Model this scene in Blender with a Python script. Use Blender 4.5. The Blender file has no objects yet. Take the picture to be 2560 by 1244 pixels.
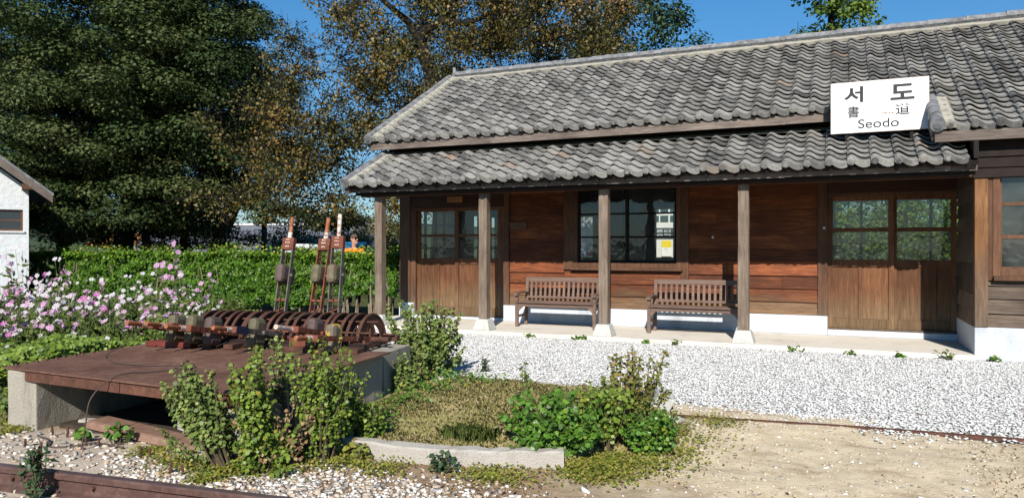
import bpy, math, random
import numpy as np
from mathutils import Vector, Matrix
sc = bpy.context.scene
col = sc.collection
R = math.radians
rnd = random.Random(7)
rng = np.random.default_rng(11)
ORG = {}          # world origin of each built object

# ------------------------------------------------------------------ object helpers
def tag(o, label=None, cat=None, group=None, kind=None):
    if label: o['label'] = label
    if cat: o['category'] = cat
    if group: o['group'] = group
    if kind: o['kind'] = kind
    return o

def empty(name, loc, label=None, cat=None, group=None):
    o = bpy.data.objects.new(name, None)
    o.empty_display_size = 0.1
    col.objects.link(o)
    o.location = loc
    ORG[o.name] = Vector(loc)
    return tag(o, label, cat, group)

def link(name, me, parent=None, org=None):
    o = bpy.data.objects.new(name, me)
    col.objects.link(o)
    if parent is not None:
        o.parent = parent
        ORG[o.name] = ORG[parent.name].copy()
    else:
        o.location = org if org is not None else (0, 0, 0)
        ORG[o.name] = Vector(o.location)
    return o

def copy_tree(o, parent=None):
    c = o.copy()
    col.objects.link(c)
    if parent is not None: c.parent = parent
    for ch in list(o.children): copy_tree(ch, c)
    return c

class MB:
    def __init__(s): s.v = []; s.f = []
    def add(s, vs, fs):
        n = len(s.v)
        s.v += [tuple(v) for v in vs]
        s.f += [tuple(i + n for i in f) for f in fs]
        return s
    HF = [(0, 3, 2, 1), (4, 5, 6, 7), (0, 1, 5, 4), (1, 2, 6, 5), (2, 3, 7, 6), (3, 0, 4, 7)]
    def hexa(s, p): return s.add(p, MB.HF)
    def box(s, x0, x1, y0, y1, z0, z1):
        return s.hexa([(x0, y0, z0), (x1, y0, z0), (x1, y1, z0), (x0, y1, z0), (x0, y0, z1), (x1, y0, z1), (x1, y1, z1), (x0, y1, z1)])
    def obox(s, c, size, m=None):
        m = m or Matrix.Identity(3)
        c = Vector(c); hx, hy, hz = [q / 2 for q in size]
        return s.hexa([c + m @ Vector(q) for q in ((-hx, -hy, -hz), (hx, -hy, -hz), (hx, hy, -hz), (-hx, hy, -hz), (-hx, -hy, hz), (hx, -hy, hz), (hx, hy, hz), (-hx, hy, hz))])
    def bar(s, a, b, w, h, up=(0, 0, 1)):
        a, b = Vector(a), Vector(b); d = (b - a); L = d.length; d.normalize()
        x = d.cross(Vector(up))
        if x.length < 1e-4: x = d.cross(Vector((0, 1, 0)))
        x.normalize(); z = x.cross(d)
        m = Matrix((x, d, z)).transposed()
        return s.obox((a + b) / 2, (w, L, h), m)
    def tube(s, pts, rad, n=7, cap=True):
        pts = [Vector(p) for p in pts]
        if not hasattr(rad, '__len__'): rad = [rad] * len(pts)
        base = len(s.v); up = None
        for i, p in enumerate(pts):
            d = (pts[min(i + 1, len(pts) - 1)] - pts[max(i - 1, 0)])
            if d.length < 1e-9: d = Vector((0, 0, 1))
            d.normalize()
            if up is None or abs(up.dot(d)) > .95:
                up = Vector((1, 0, 0)) if abs(d.x) < .8 else Vector((0, 1, 0))
            a = d.cross(up).normalized(); b = d.cross(a); up = -b if False else up
            for k in range(n):
                t = 2 * math.pi * k / n
                s.v.append(tuple(p + (a * math.cos(t) + b * math.sin(t)) * rad[i]))
        for i in range(len(pts) - 1):
            for k in range(n):
                k2 = (k + 1) % n
                s.f.append((base + i * n + k, base + i * n + k2, base + (i + 1) * n + k2, base + (i + 1) * n + k))
        if cap:
            s.f.append(tuple(base + k for k in reversed(range(n))))
            s.f.append(tuple(base + (len(pts) - 1) * n + k for k in range(n)))
        return s
    def prism(s, poly, fn, d0, d1):
        n = len(poly)
        vs = [fn(a, b, d0) for a, b in poly] + [fn(a, b, d1) for a, b in poly]
        fs = [tuple(reversed(range(n))), tuple(range(n, 2 * n))] + [(i, (i + 1) % n, n + (i + 1) % n, n + i) for i in range(n)]
        return s.add(vs, fs)
    def build(s, name, mat, parent=None, smooth=False, bevel=0, org=None, local=False):
        o0 = Vector((0, 0, 0))
        if not local:
            o0 = ORG[parent.name] if parent is not None else Vector(org if org is not None else (0, 0, 0))
        me = bpy.data.meshes.new(name)
        me.from_pydata([(v[0] - o0.x, v[1] - o0.y, v[2] - o0.z) for v in s.v], [], s.f)
        for m in (mat if isinstance(mat, (list, tuple)) else [mat]): me.materials.append(m)
        if smooth: me.polygons.foreach_set('use_smooth', [True] * len(me.polygons))
        me.update()
        o = link(name, me, parent, o0 if parent is None else None)
        if bevel:
            b = o.modifiers.new('bevel', 'BEVEL'); b.width = bevel; b.segments = 2; b.limit_method = 'ANGLE'; b.angle_limit = R(40)
        return o

def np_mesh(name, V, mat, parent=None, attr=None, faces=None, org=(0, 0, 0), smooth=False):
    """V (N,k,3): N separate k-gons; or (N,3) verts with faces (M,k)."""
    if faces is None:
        N, k, _ = V.shape
        verts = V.reshape(-1, 3); idx = np.arange(N * k, dtype=np.int32)
    else:
        verts = V; N, k = faces.shape; idx = faces.astype(np.int32).ravel()
    o0 = np.array(ORG[parent.name]) if parent is not None else np.array(org, float)
    verts = verts - o0
    me = bpy.data.meshes.new(name)
    me.vertices.add(len(verts)); me.vertices.foreach_set('co', verts.astype(np.float32).ravel())
    me.loops.add(len(idx)); me.loops.foreach_set('vertex_index', idx)
    me.polygons.add(N)
    me.polygons.foreach_set('loop_start', np.arange(0, N * k, k, dtype=np.int32))
    me.polygons.foreach_set('loop_total', np.full(N, k, dtype=np.int32))
    if smooth: me.polygons.foreach_set('use_smooth', np.ones(N, dtype=bool))
    if attr is not None:
        a = me.attributes.new('rnd', 'FLOAT', 'FACE'); a.data.foreach_set('value', attr.astype(np.float32))
    me.materials.append(mat)
    me.update(calc_edges=True)
    return link(name, me, parent, tuple(o0))

def unit(a): return a / np.maximum(np.linalg.norm(a, axis=-1, keepdims=True), 1e-9)

LEAF = {
 'oval': ([(0, 0), (.32, .25), (.36, .55), (0, 1), (-.36, .55), (-.32, .25)], .12),
 'long': ([(0, 0), (.2, .35), (0, 1), (-.2, .35)], .05),
 'diamond': ([(0, 0), (.42, .45), (0, 1), (-.42, .45)], .12),
 'fan': ([(0, 0), (.55, .6), (.3, .95), (0, .85), (-.3, .95), (-.55, .6)], .06),
 'lobed': ([(0, 0), (.2, .12), (.42, .3), (.3, .46), (.42, .66), (.17, .74), (0, 1), (-.17, .74), (-.42, .66), (-.3, .46), (-.42, .3), (-.2, .12)], .1),
 'star': ([(0, 0), (.55, .12), (.3, .42), (.5, .8), (.15, .66), (0, 1.05), (-.15, .66), (-.5, .8), (-.3, .42), (-.55, .12)], .06),
}
def leaves(P, size, N, shape='oval', droop=None):
    """leaf polygons at P with facing normals N (both (n,3)); droop pulls the tips down."""
    tpl, fold = LEAF[shape]
    n = len(P)
    N = unit(N)
    T = rng.normal(size=(n, 3))
    if droop is not None: T[:, 2] -= droop
    T = unit(T - (T * N).sum(1, keepdims=True) * N)
    B = np.cross(N, T)
    out = np.empty((n, len(tpl), 3))
    s = np.asarray(size).reshape(-1, 1) * np.ones((n, 1))
    for i, (x, y) in enumerate(tpl):
        out[:, i] = P + s * (B * x + T * (y - .3) + N * (abs(x) * fold * 2 - .12 * y * y))
    return out

def vnoise(x, y, seed=0, size=64):
    g = np.random.default_rng(seed).random((size, size))
    xi = np.floor(x).astype(int); yi = np.floor(y).astype(int)
    fx = x - xi; fy = y - yi
    fx = fx * fx * (3 - 2 * fx); fy = fy * fy * (3 - 2 * fy)
    a = g[xi % size, yi % size]; b = g[(xi + 1) % size, yi % size]; c = g[xi % size, (yi + 1) % size]; d = g[(xi + 1) % size, (yi + 1) % size]
    return (a * (1 - fx) + b * fx) * (1 - fy) + (c * (1 - fx) + d * fx) * fy

# ------------------------------------------------------------------ material helpers
class NT:
    def __init__(s, name):
        s.m = bpy.data.materials.new(name); s.m.use_nodes = True
        s.t = s.m.node_tree; s.n = s.t.nodes; s.l = s.t.links
        s.b = s.n['Principled BSDF']; s.out = s.n['Material Output']
    def node(s, t, **k):
        n = s.n.new(t)
        for a, v in k.items(): setattr(n, a, v)
        return n
    def set(s, sock, v):
        if hasattr(v, 'is_linked') or hasattr(v, 'links'): s.l.new(v, sock)
        else:
            if isinstance(v, (tuple, list)) and len(v) == 3 and sock.type == 'RGBA': v = (*v, 1)
            sock.default_value = v
    def coord(s): return s.node('ShaderNodeTexCoord').outputs['Object']
    def island(s): return s.node('ShaderNodeNewGeometry').outputs['Random Per Island']
    def mapping(s, v, scale=(1, 1, 1), loc=None):
        m = s.node('ShaderNodeMapping'); s.set(m.inputs['Vector'], v); s.set(m.inputs['Scale'], scale)
        if loc is not None: s.set(m.inputs['Location'], loc)
        return m.outputs[0]
    def noise(s, v, scale, detail=4, rough=.6, dist=0):
        n = s.node('ShaderNodeTexNoise'); s.set(n.inputs['Vector'], v); s.set(n.inputs['Scale'], scale)
        s.set(n.inputs['Detail'], detail); s.set(n.inputs['Roughness'], rough); s.set(n.inputs['Distortion'], dist)
        return n.outputs['Fac']
    def voro(s, v, scale, feature='F1', out='Distance'):
        n = s.node('ShaderNodeTexVoronoi', feature=feature); s.set(n.inputs['Vector'], v); s.set(n.inputs['Scale'], scale)
        return n.outputs[out]
    def ramp(s, f, stops, interp='LINEAR'):
        n = s.node('ShaderNodeValToRGB'); s.set(n.inputs[0], f)
        e = n.color_ramp.elements; n.color_ramp.interpolation = interp
        while len(e) < len(stops): e.new(.5)
        for el, (p, c) in zip(e, stops):
            el.position = p; el.color = (*c, 1) if len(c) == 3 else c
        return n.outputs[0]
    def mix(s, f, a, b, blend='MIX'):
        n = s.node('ShaderNodeMix', data_type='RGBA', blend_type=blend)
        s.set(n.inputs[0], f); s.set(n.inputs[6], a); s.set(n.inputs[7], b)
        return n.outputs[2]
    def math(s, op, a, b=None, c=None, clamp=False):
        n = s.node('ShaderNodeMath', operation=op, use_clamp=clamp); s.set(n.inputs[0], a)
        if b is not None: s.set(n.inputs[1], b)
        if c is not None: s.set(n.inputs[2], c)
        return n.outputs[0]
    def maprange(s, v, a, b, c=0, d=1):
        n = s.node('ShaderNodeMapRange'); s.set(n.inputs[0], v); s.set(n.inputs[1], a); s.set(n.inputs[2], b); s.set(n.inputs[3], c); s.set(n.inputs[4], d)
        return n.outputs[0]
    def sep(s, v):
        n = s.node('ShaderNodeSeparateXYZ'); s.set(n.inputs[0], v); return n.outputs
    def bump(s, h, strength=.4, dist=.01):
        n = s.node('ShaderNodeBump'); s.set(n.inputs['Height'], h); s.set(n.inputs['Strength'], strength); s.set(n.inputs['Distance'], dist)
        s.l.new(n.outputs[0], s.b.inputs['Normal'])
    def fin(s, color=None, rough=.7, metal=0, spec=.3):
        if color is not None: s.set(s.b.inputs['Base Color'], color)
        s.set(s.b.inputs['Roughness'], rough); s.set(s.b.inputs['Metallic'], metal); s.set(s.b.inputs['Specular IOR Level'], spec)
        return s.m

def wood(name, stops, axis='x', scale=1, rough=.7, weather=None, vary=.35, spec=.25, bump=.5):
    """grain along one axis; each board (island) gets its own tone; weather = (z0, z1, grey) bleaches the splash zone."""
    t = NT(name); c = t.coord(); isl = t.island()
    off = t.node('ShaderNodeCombineXYZ'); k = t.math('MULTIPLY', isl, 37.0)
    for i in range(3): t.set(off.inputs[i], k)
    s = {'x': (1.2, 14, 14), 'z': (14, 14, 1.2), 'y': (14, 1.2, 14)}[axis]
    v = t.mapping(c, tuple(q * scale for q in s), off.outputs[0])
    g = t.noise(v, 2.2, 6, .65, .6)
    fine = t.noise(v, 9, 3, .7)
    blotch = t.noise(t.mapping(c, (1, 1, 1), off.outputs[0]), 1.6, 3, .5)
    f = t.math('ADD', t.math('MULTIPLY', g, .62), t.math('MULTIPLY', blotch, .38))
    base = t.ramp(f, stops)
    if weather:
        z0, z1, grey = weather
        w = t.maprange(t.math('ADD', t.sep(c)[2], t.math('MULTIPLY', t.math('SUBTRACT', blotch, .5), .5)), z0, z1, 1, 0)
        gr = t.ramp(t.math('ADD', t.math('MULTIPLY', g, .7), t.math('MULTIPLY', fine, .3)), [(.3, tuple(q * .35 for q in grey)), (.5, grey), (.72, tuple(min(1, q * 1.7) for q in grey))])
        base = t.mix(t.math('MULTIPLY', w, .9), base, gr)
    # dark fine grain lines and knots
    base = t.mix(t.maprange(fine, .58, .75, 0, .55), base, t.mix(.75, base, (.02, .012, .008)))
    kn = t.voro(t.mapping(c, tuple((.5 if q < 2 else .16 * q / 1.0) * 1.0 for q in s), off.outputs[0]), 2.6)
    base = t.mix(t.maprange(kn, .03, .09, .75, 0), base, (.09, .035, .012))
    base = t.mix(1, base, t.ramp(isl, [(0, (1 - vary,) * 3), (1, (1 + vary * .5,) * 3)]), 'MULTIPLY')
    t.bump(t.math('ADD', g, t.math('MULTIPLY', fine, .6)), bump, .006)
    return t.fin(base, rough, 0, spec)

def rust(name, a, b, c, rough=.75, metal=.0, scale=6, chips=None):
    t = NT(name); v = t.coord()
    n = t.noise(v, scale, 6, .7); n2 = t.noise(v, scale * 5, 4, .7)
    base = t.ramp(t.math('ADD', t.math('MULTIPLY', n, .65), t.math('MULTIPLY', n2, .35)), [(.32, a), (.5, b), (.68, c)])
    base = t.mix(1, base, t.ramp(t.island(), [(0, (.7,) * 3), (1, (1.2,) * 3)]), 'MULTIPLY')
    if chips:
        base = t.mix(t.maprange(t.noise(v, scale * 1.6, 5, .75), chips[1], chips[1] + .05, 0, 1), base, chips[0])
    t.bump(t.math('ADD', n, n2), .35, .004)
    return t.fin(base, rough, metal, .35)

def concrete(name, a, b, dark=(.12, .11, .09), scale=3, bump=.5, stain=.6):
    t = NT(name); v = t.coord()
    n = t.noise(v, scale, 6, .65); n2 = t.noise(v, scale * 14, 4, .7)
    base = t.mix(n, a, b)
    base = t.mix(t.maprange(n2, .56, .72, 0, .5), base, dark)
    base = t.mix(t.maprange(t.noise(t.mapping(v, (1, 1, .35)), scale * .9, 5, .7), .52, .72, 0, stain), base, dark)
    t.bump(t.math('ADD', t.math('MULTIPLY', n, .6), n2), bump, .01)
    return t.fin(base, .9, 0, .15)

def leafmat(name, stops, trans=.25, rough=.5, spec=.35, tcol=None, interp='LINEAR'):
    t = NT(name)
    a = t.node('ShaderNodeAttribute', attribute_name='rnd')
    c = t.ramp(a.outputs['Fac'], stops, interp)
    t.fin(c, rough, 0, spec)
    tr = t.node('ShaderNodeBsdfTranslucent'); t.set(tr.inputs[0], t.mix(.5, c, tcol) if tcol else c)
    mx = t.node('ShaderNodeMixShader'); t.set(mx.inputs[0], trans)
    t.l.new(t.b.outputs[0], mx.inputs[1]); t.l.new(tr.outputs[0], mx.inputs[2]); t.l.new(mx.outputs[0], t.out.inputs[0])
    return t.m

def plain(name, c, rough=.6, metal=0, spec=.3, vary=0, nscale=8):
    t = NT(name)
    if vary:
        n = t.noise(t.coord(), nscale, 5, .65)
        c = t.ramp(n, [(.3, tuple(q * (1 - vary) for q in c)), (.7, tuple(min(1, q * (1 + vary * .6)) for q in c))])
    return t.fin(c, rough, metal, spec)

def glass(name, tint=(.75, .8, .8), dirt=.12):
    t = NT(name); t.n.remove(t.b)
    tr = t.node('ShaderNodeBsdfTransparent'); t.set(tr.inputs[0], (*tint, 1))
    gl = t.node('ShaderNodeBsdfGlossy'); t.set(gl.inputs['Roughness'], .02); t.set(gl.inputs[0], (.9, .95, 1, 1))
    v = t.coord()
    bp = t.node('ShaderNodeBump'); t.set(bp.inputs['Height'], t.noise(v, 3.5, 2, .5)); t.set(bp.inputs['Strength'], .25); t.set(bp.inputs['Distance'], .02)
    t.l.new(bp.outputs[0], gl.inputs['Normal'])
    fr = t.node('ShaderNodeFresnel'); t.set(fr.inputs[0], 1.5)
    m1 = t.node('ShaderNodeMixShader'); t.l.new(fr.outputs[0], m1.inputs[0]); t.l.new(tr.outputs[0], m1.inputs[1]); t.l.new(gl.outputs[0], m1.inputs[2])
    df = t.node('ShaderNodeBsdfDiffuse'); t.set(df.inputs[0], (.45, .47, .45, 1))
    m2 = t.node('ShaderNodeMixShader'); t.set(m2.inputs[0], t.maprange(t.noise(v, 2.2, 5, .7), .35, .75, dirt * .3, dirt * 1.6))
    t.l.new(m1.outputs[0], m2.inputs[1]); t.l.new(df.outputs[0], m2.inputs[2]); t.l.new(m2.outputs[0], t.out.inputs[0])
    return t.m

M = {}
# station timber: red brown varnished boards bleached grey in the splash zone
M['board'] = wood('wall_board_wood', [(.26, (.038, .012, .006)), (.5, (.15, .042, .014)), (.74, (.40, .122, .034))], 'x', weather=(.56, .80, (.15, .092, .05)), vary=.5)
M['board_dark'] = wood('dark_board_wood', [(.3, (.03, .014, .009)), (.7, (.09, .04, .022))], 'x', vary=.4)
M['door'] = wood('door_wood', [(.28, (.045, .017, .009)), (.5, (.125, .05, .022)), (.72, (.23, .10, .042))], 'z', bump=.9, weather=(.42, .95, (.185, .115, .06)), vary=.35)
M['trim'] = wood('trim_wood', [(.28, (.05, .022, .012)), (.5, (.11, .05, .026)), (.72, (.19, .095, .05))], 'z', weather=(.3, .9, (.13, .09, .06)), vary=.35)
M['post'] = wood('porch_post_wood', [(.28, (.055, .037, .026)), (.5, (.155, .113, .083)), (.72, (.27, .215, .168))], 'z', vary=.2, bump=.9)
M['cpost'] = wood('corner_post_wood', [(.28, (.075, .03, .010)), (.5, (.19, .085, .032)), (.72, (.32, .16, .065))], 'z', weather=(.6, 1.7, (.125, .092, .065)), vary=.2)
M['oldboard'] = wood('weathered_board_wood', [(.3, (.035, .026, .02)), (.5, (.12, .085, .06)), (.72, (.24, .18, .13))], 'x', vary=.5, bump=.9)
M['fascia'] = wood('fascia_wood', [(.3, (.045, .034, .028)), (.5, (.14, .108, .09)), (.72, (.27, .225, .19))], 'x', vary=.35, bump=.9)
M['bench'] = wood('bench_teak_wood', [(.3, (.09, .055, .042)), (.5, (.17, .11, .085)), (.72, (.25, .17, .13))], 'x', vary=.25)
M['plaque'] = wood('plaque_wood', [(.3, (.09, .045, .025)), (.7, (.2, .10, .055))], 'x')
M['notice'] = plain('notice_board_wood', (.30, .12, .04), .7, vary=.25)
M['tar'] = plain('tarred_timber', (.004, .0035, .004), .9)  # near black mixed to paint eave shade on the wing; unused
M['dark'] = plain('dark_timber', (.013, .008, .006), .85, vary=.3)
M['interior'] = plain('interior_plaster', (.16, .17, .17), .9, vary=.15)
M['intfloor'] = plain('interior_floor', (.09, .07, .05), .8)
M['ink'] = plain('black_lettering', (.025, .025, .03), .6)
M['white'] = concrete('white_painted_plaster', (.56, .59, .63), (.45, .48, .53), (.30, .31, .33), 2.6, .5, .75)
M['pave'] = concrete('porch_concrete', (.60, .54, .45), (.70, .64, .56), (.30, .26, .21), 1.6, .3, .45)
M['stone'] = concrete('post_stone', (.42, .41, .38), (.52, .51, .47), (.22, .21, .19), 6, .5, .3)
M['conc'] = concrete('rough_concrete', (.27, .245, .20), (.38, .345, .29), (.10, .085, .065), 4, .9, .75)
M['curb'] = concrete('curb_concrete', (.36, .33, .285), (.48, .44, .39), (.17, .15, .12), 5, 1.0, .6)
M['mortar'] = concrete('roof_mortar', (.30, .275, .215), (.42, .39, .32), (.10, .095, .085), 7, .9, .7)
M['glass'] = glass('window_glass', (.76, .78, .76), .05)
M['glassdull'] = glass('dusty_glass', (.72, .76, .68), .14)
def tile_mat():
    t = NT('grey_roof_tile'); v = t.coord(); i = t.island()
    n = t.noise(v, 5, 6, .7); n2 = t.noise(t.mapping(v, (1.6, 1, 1)), 22, 5, .75)
    c = t.ramp(i, [(0, (.075, .073, .07)), (.3, (.145, .14, .132)), (.55, (.215, .205, .19)), (.8, (.30, .285, .26)), (.985, (.20, .19, .175)), (.992, (.26, .195, .145)), (1, (.29, .20, .14))])
    c = t.mix(t.maprange(n, .5, .66, 0, .6), c, (.42, .41, .385))          # lichen bloom
    c = t.mix(t.maprange(n2, .54, .66, 0, .75), c, (.085, .08, .075))      # weathered pits
    c = t.mix(t.maprange(n2, .40, .30, 0, .5), c, (.5, .48, .43))
    n3 = t.noise(t.mapping(v, (1.3, .35, .35)), 1.5, 5, .65)
    c = t.mix(t.maprange(n3, .48, .68, 0, .55), c, (.06, .056, .05))        # rain streaks running down the slope
    c = t.mix(t.maprange(t.noise(v, 1.1, 4, .6), .52, .7, 0, .3), c, (.36, .335, .28))
    t.bump(t.math('ADD', n, n2), .6, .010)
    return t.fin(c, .8, 0, .2)
M['tile'] = tile_mat()
M['tilecap'] = plain('ridge_tile', (.19, .19, .195), .75, vary=.65, nscale=7)
M['rust'] = rust('rusted_iron', (.035, .017, .012), (.085, .035, .022), (.15, .06, .035))
M['rustred'] = rust('red_rusted_iron', (.08, .022, .012), (.17, .05, .026), (.25, .085, .045))
M['rustplate'] = rust('rusted_checker_plate', (.075, .032, .026), (.115, .05, .042), (.165, .085, .065), .7, 0, 2.2)
M['greyiron'] = rust('grey_green_iron', (.05, .05, .042), (.105, .10, .085), (.17, .13, .095), .65, 0, 7, ((.12, .05, .03), .6))
M['weight'] = rust('olive_iron_weight', (.07, .06, .036), (.14, .118, .07), (.22, .175, .115), .75, 0, 7, ((.13, .065, .042), .57))
M['weightred'] = rust('brown_iron_weight', (.06, .04, .036), (.11, .075, .066), (.16, .11, .095), .75, 0, 7)
M['weightyellow'] = rust('yellow_flaked_weight', (.10, .09, .07), (.15, .125, .09), (.2, .16, .11), .75, 0, 9, ((.50, .30, .03), .54))
M['handle'] = rust('orange_rusted_handle', (.15, .045, .018), (.27, .09, .034), (.38, .18, .09), .7, 0, 12, ((.65, .58, .50), .62))
M['handlewhite'] = rust('white_flaked_handle', (.42, .32, .24), (.58, .52, .46), (.68, .66, .62), .6, 0, 12, ((.28, .10, .04), .52))
M['redpaint'] = rust('red_painted_iron', (.09, .018, .013), (.16, .03, .022), (.2, .055, .04), .6, 0, 5)
M['railtop'] = plain('worn_rail_head', (.13, .085, .085), .38, .35, .5, .25)
M['rail'] = rust('rail_iron', (.05, .026, .021), (.085, .045, .037), (.14, .08, .065), .65, 0, 9)
M['wire'] = plain('old_wire', (.07, .05, .04), .7)
M['bark'] = plain('dark_bark', (.013, .010, .008), .9, vary=.5, nscale=12)
M['stem'] = plain('shrub_stem', (.10, .075, .045), .85, vary=.4)
M['gstem'] = plain('green_stem', (.10, .15, .045), .7, vary=.3)
M['trunkpale'] = plain('hedge_stem', (.22, .17, .12), .9, vary=.4)
# ================================================================== STATION BUILDING
WY = 14.1                      # porch back wall
st = empty('station_building', (-3.5, WY, 0), 'long old timber railway station with double grey tiled roof and open porch', 'building')
def part(mb, name, mat, parent=None, **k): return mb.build(name, mat, parent or st, **k)

def boards(mb, x0, x1, z0, z1, y, pitch=.232, seed=0, ax='x'):
    """lapped horizontal siding; every board leans out at its foot and is cut a little unevenly."""
    r = random.Random(seed); z = z0
    while z < z1 - .02:
        h = min(pitch * r.uniform(.95, 1.05), z1 - z)
        o = r.uniform(.018, .034); j = r.uniform(-.004, .004)
        cuts = [x0] + ([r.uniform(x0 + .4, x1 - .4)] if x1 - x0 > 2.2 and r.random() < .35 else []) + [x1]
        for a, b in zip(cuts[:-1], cuts[1:]):
            n = max(2, int((b - a) / .35))
            # wavy lower edge
            vs = []; fs = []
            for i in range(n + 1):
                x = a + .002 + (b - a - .004) * i / n
                zl = z + j + r.uniform(-.004, .004)
                for yy, zz in ((y - o - .012, zl), (y - .006, z + h + .012), (y + .02, z + h + .012), (y + .02, zl)):
                    vs.append((x, yy, zz) if ax == 'x' else (yy, x, zz))
            for i in range(n):
                q = i * 4
                for k in range(4): fs.append((q + k, q + (k + 1) % 4, q + 4 + (k + 1) % 4, q + 4 + k))
            fs += [(0, 1, 2, 3), (n * 4 + 3, n * 4 + 2, n * 4 + 1, n * 4)]
            mb.add(vs, fs)
        z += h
    return mb

# --- walls
w = MB()
boards(w, -6.285, -5.085, .42, 2.95, WY, seed=1)
boards(w, -5.085, -2.6, .42, 1.15, WY, seed=2)
boards(w, -2.6, -.355, .42, 2.95, WY, seed=3)
part(w, 'wall', M['board'])
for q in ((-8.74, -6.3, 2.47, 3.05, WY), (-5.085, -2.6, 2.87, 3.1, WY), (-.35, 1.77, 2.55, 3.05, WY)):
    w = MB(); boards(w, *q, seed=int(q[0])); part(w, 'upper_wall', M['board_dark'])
# inner lining, back wall with window openings, gable end, ceiling, floor
w = MB()
for a, b, z0, z1 in ((-6.3, -4.9, .1, 3), (-4.9, -2.75, .1, 1.2), (-4.9, -2.75, 2.85, 3), (-2.75, -.3, .1, 3), (-8.85, -6.3, 2.5, 3), (-.3, 1.77, 2.6, 3)):
    w.box(a, b, WY + .04, WY + .1, z0, z1)
BY = 19.3
def wall_holes(mb, a0, a1, z0, z1, holes, fn):
    """wall strip with rectangular openings; holes sorted [(a,b,zl,zh)]."""
    x = a0
    for a, b, zl, zh in holes:
        fn(mb, x, a, z0, z1); fn(mb, a, b, z0, zl); fn(mb, a, b, zh, z1); x = b
    fn(mb, x, a1, z0, z1)
HB = [(-7.0, -6.15, 1.35, 2.45), (-4.43, -3.97, 1.36, 2.62), (-.1, 1.02, 1.3, 2.7), (1.2, 2.6, 1.3, 2.7)]
wall_holes(w, -8.9, 6.5, .1, 3.9, HB, lambda m, a, b, c, d: m.box(a, b, BY, BY + .12, c, d))
HL = [(14.55, 16.35, 1.3, 2.45), (17.4, 18.9, 1.3, 2.45)]
wall_holes(w, WY + .1, BY, .1, 3.0, HL, lambda m, a, b, c, d: m.box(-8.92, -8.8, a, b, c, d))
w.box(-8.8, 6.5, WY + .1, BY, 3.0, 3.08)
part(w, 'inner_wall', M['interior'])
w = MB(); w.box(-8.8, 6.5, WY + .1, BY, .1, .14); part(w, 'inner_floor', M['intfloor'])
w = MB(); w.box(6.5, 6.6, 12.5, BY, .1, 3.9); part(w, 'end_wall', M['interior'])
w = MB()
w.add([(-8.95, WY, 3.0), (-8.95, BY + .1, 3.0), (-8.95, BY + .1, 3.95), (-8.95, 16.77, 5.75), (-8.95, 13.6, 3.95), (-8.95, 13.6, 3.3)], [(0, 1, 2, 3, 4, 5)])
part(w, 'gable_wall', M['dark'])
# back window bars
for a, b, zl, zh in HB:
    w = MB(); w.box(a, b, BY + .03, BY + .08, (zl + zh) / 2 - .02, (zl + zh) / 2 + .02)
    if b - a > .9: w.box((a + b) / 2 - .03, (a + b) / 2 + .03, BY + .02, BY + .09, zl, zh)
    part(w, 'rear_window', M['dark'])
for a, b, zl, zh in HL:
    w = MB()
    for k in (.25, .5, .75): w.box(-8.89, -8.83, a + (b - a) * k - .02 * (1 + 2 * (k == .5)), a + (b - a) * k + .02 * (1 + 2 * (k == .5)), zl, zh)
    for zz in (zl + .3, (zl + zh) / 2, zh - .3): w.box(-8.88, -8.84, a, b, zz - .018, zz + .018)
    part(w, 'gable_window', M['dark'])

# --- plinths
w = MB()
w.box(-8.97, -8.6, WY - .07, WY + .05, .08, .40)
w.box(-6.42, -.2, WY - .065, WY + .05, .08, .415)
w.box(-8.6, -6.42, WY - .04, WY + .12, .08, .135); w.box(-.2, 1.77, WY - .04, WY + .12, .08, .185)
part(w, 'plinth', M['white'], bevel=.012)
w = MB(); w.box(1.76, 6.4, 12.36, 12.5, -.05, .475); w.box(1.76, 1.9, 12.5, WY + .05, -.05, .475)
part(w, 'plinth', M['white'], bevel=.012)

# --- upright timbers
for x0, x1, z0, z1, m in ((-8.96, -8.70, .40, 3.05, 'trim'), (-6.41, -6.295, .415, 2.95, 'trim'), (-5.09, -4.88, 1.17, 2.95, 'trim'), (-2.75, -2.6, .9, 2.95, 'trim'), (-.36, -.2, .415, 2.95, 'trim')):
    w = MB(); w.box(x0, x1, WY - .055, WY + .06, z0, z1)
    part(w, 'wall_post', M[m], bevel=.006)
w = MB(); w.box(1.76, 1.925, 12.345, 12.5, .475, 2.60); part(w, 'corner_post', M['cpost'], bevel=.008)
w = MB(); w.box(-8.7, 1.77, WY - .05, WY + .05, 2.95, 3.05); part(w, 'wall_beam', M['dark'])

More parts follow.
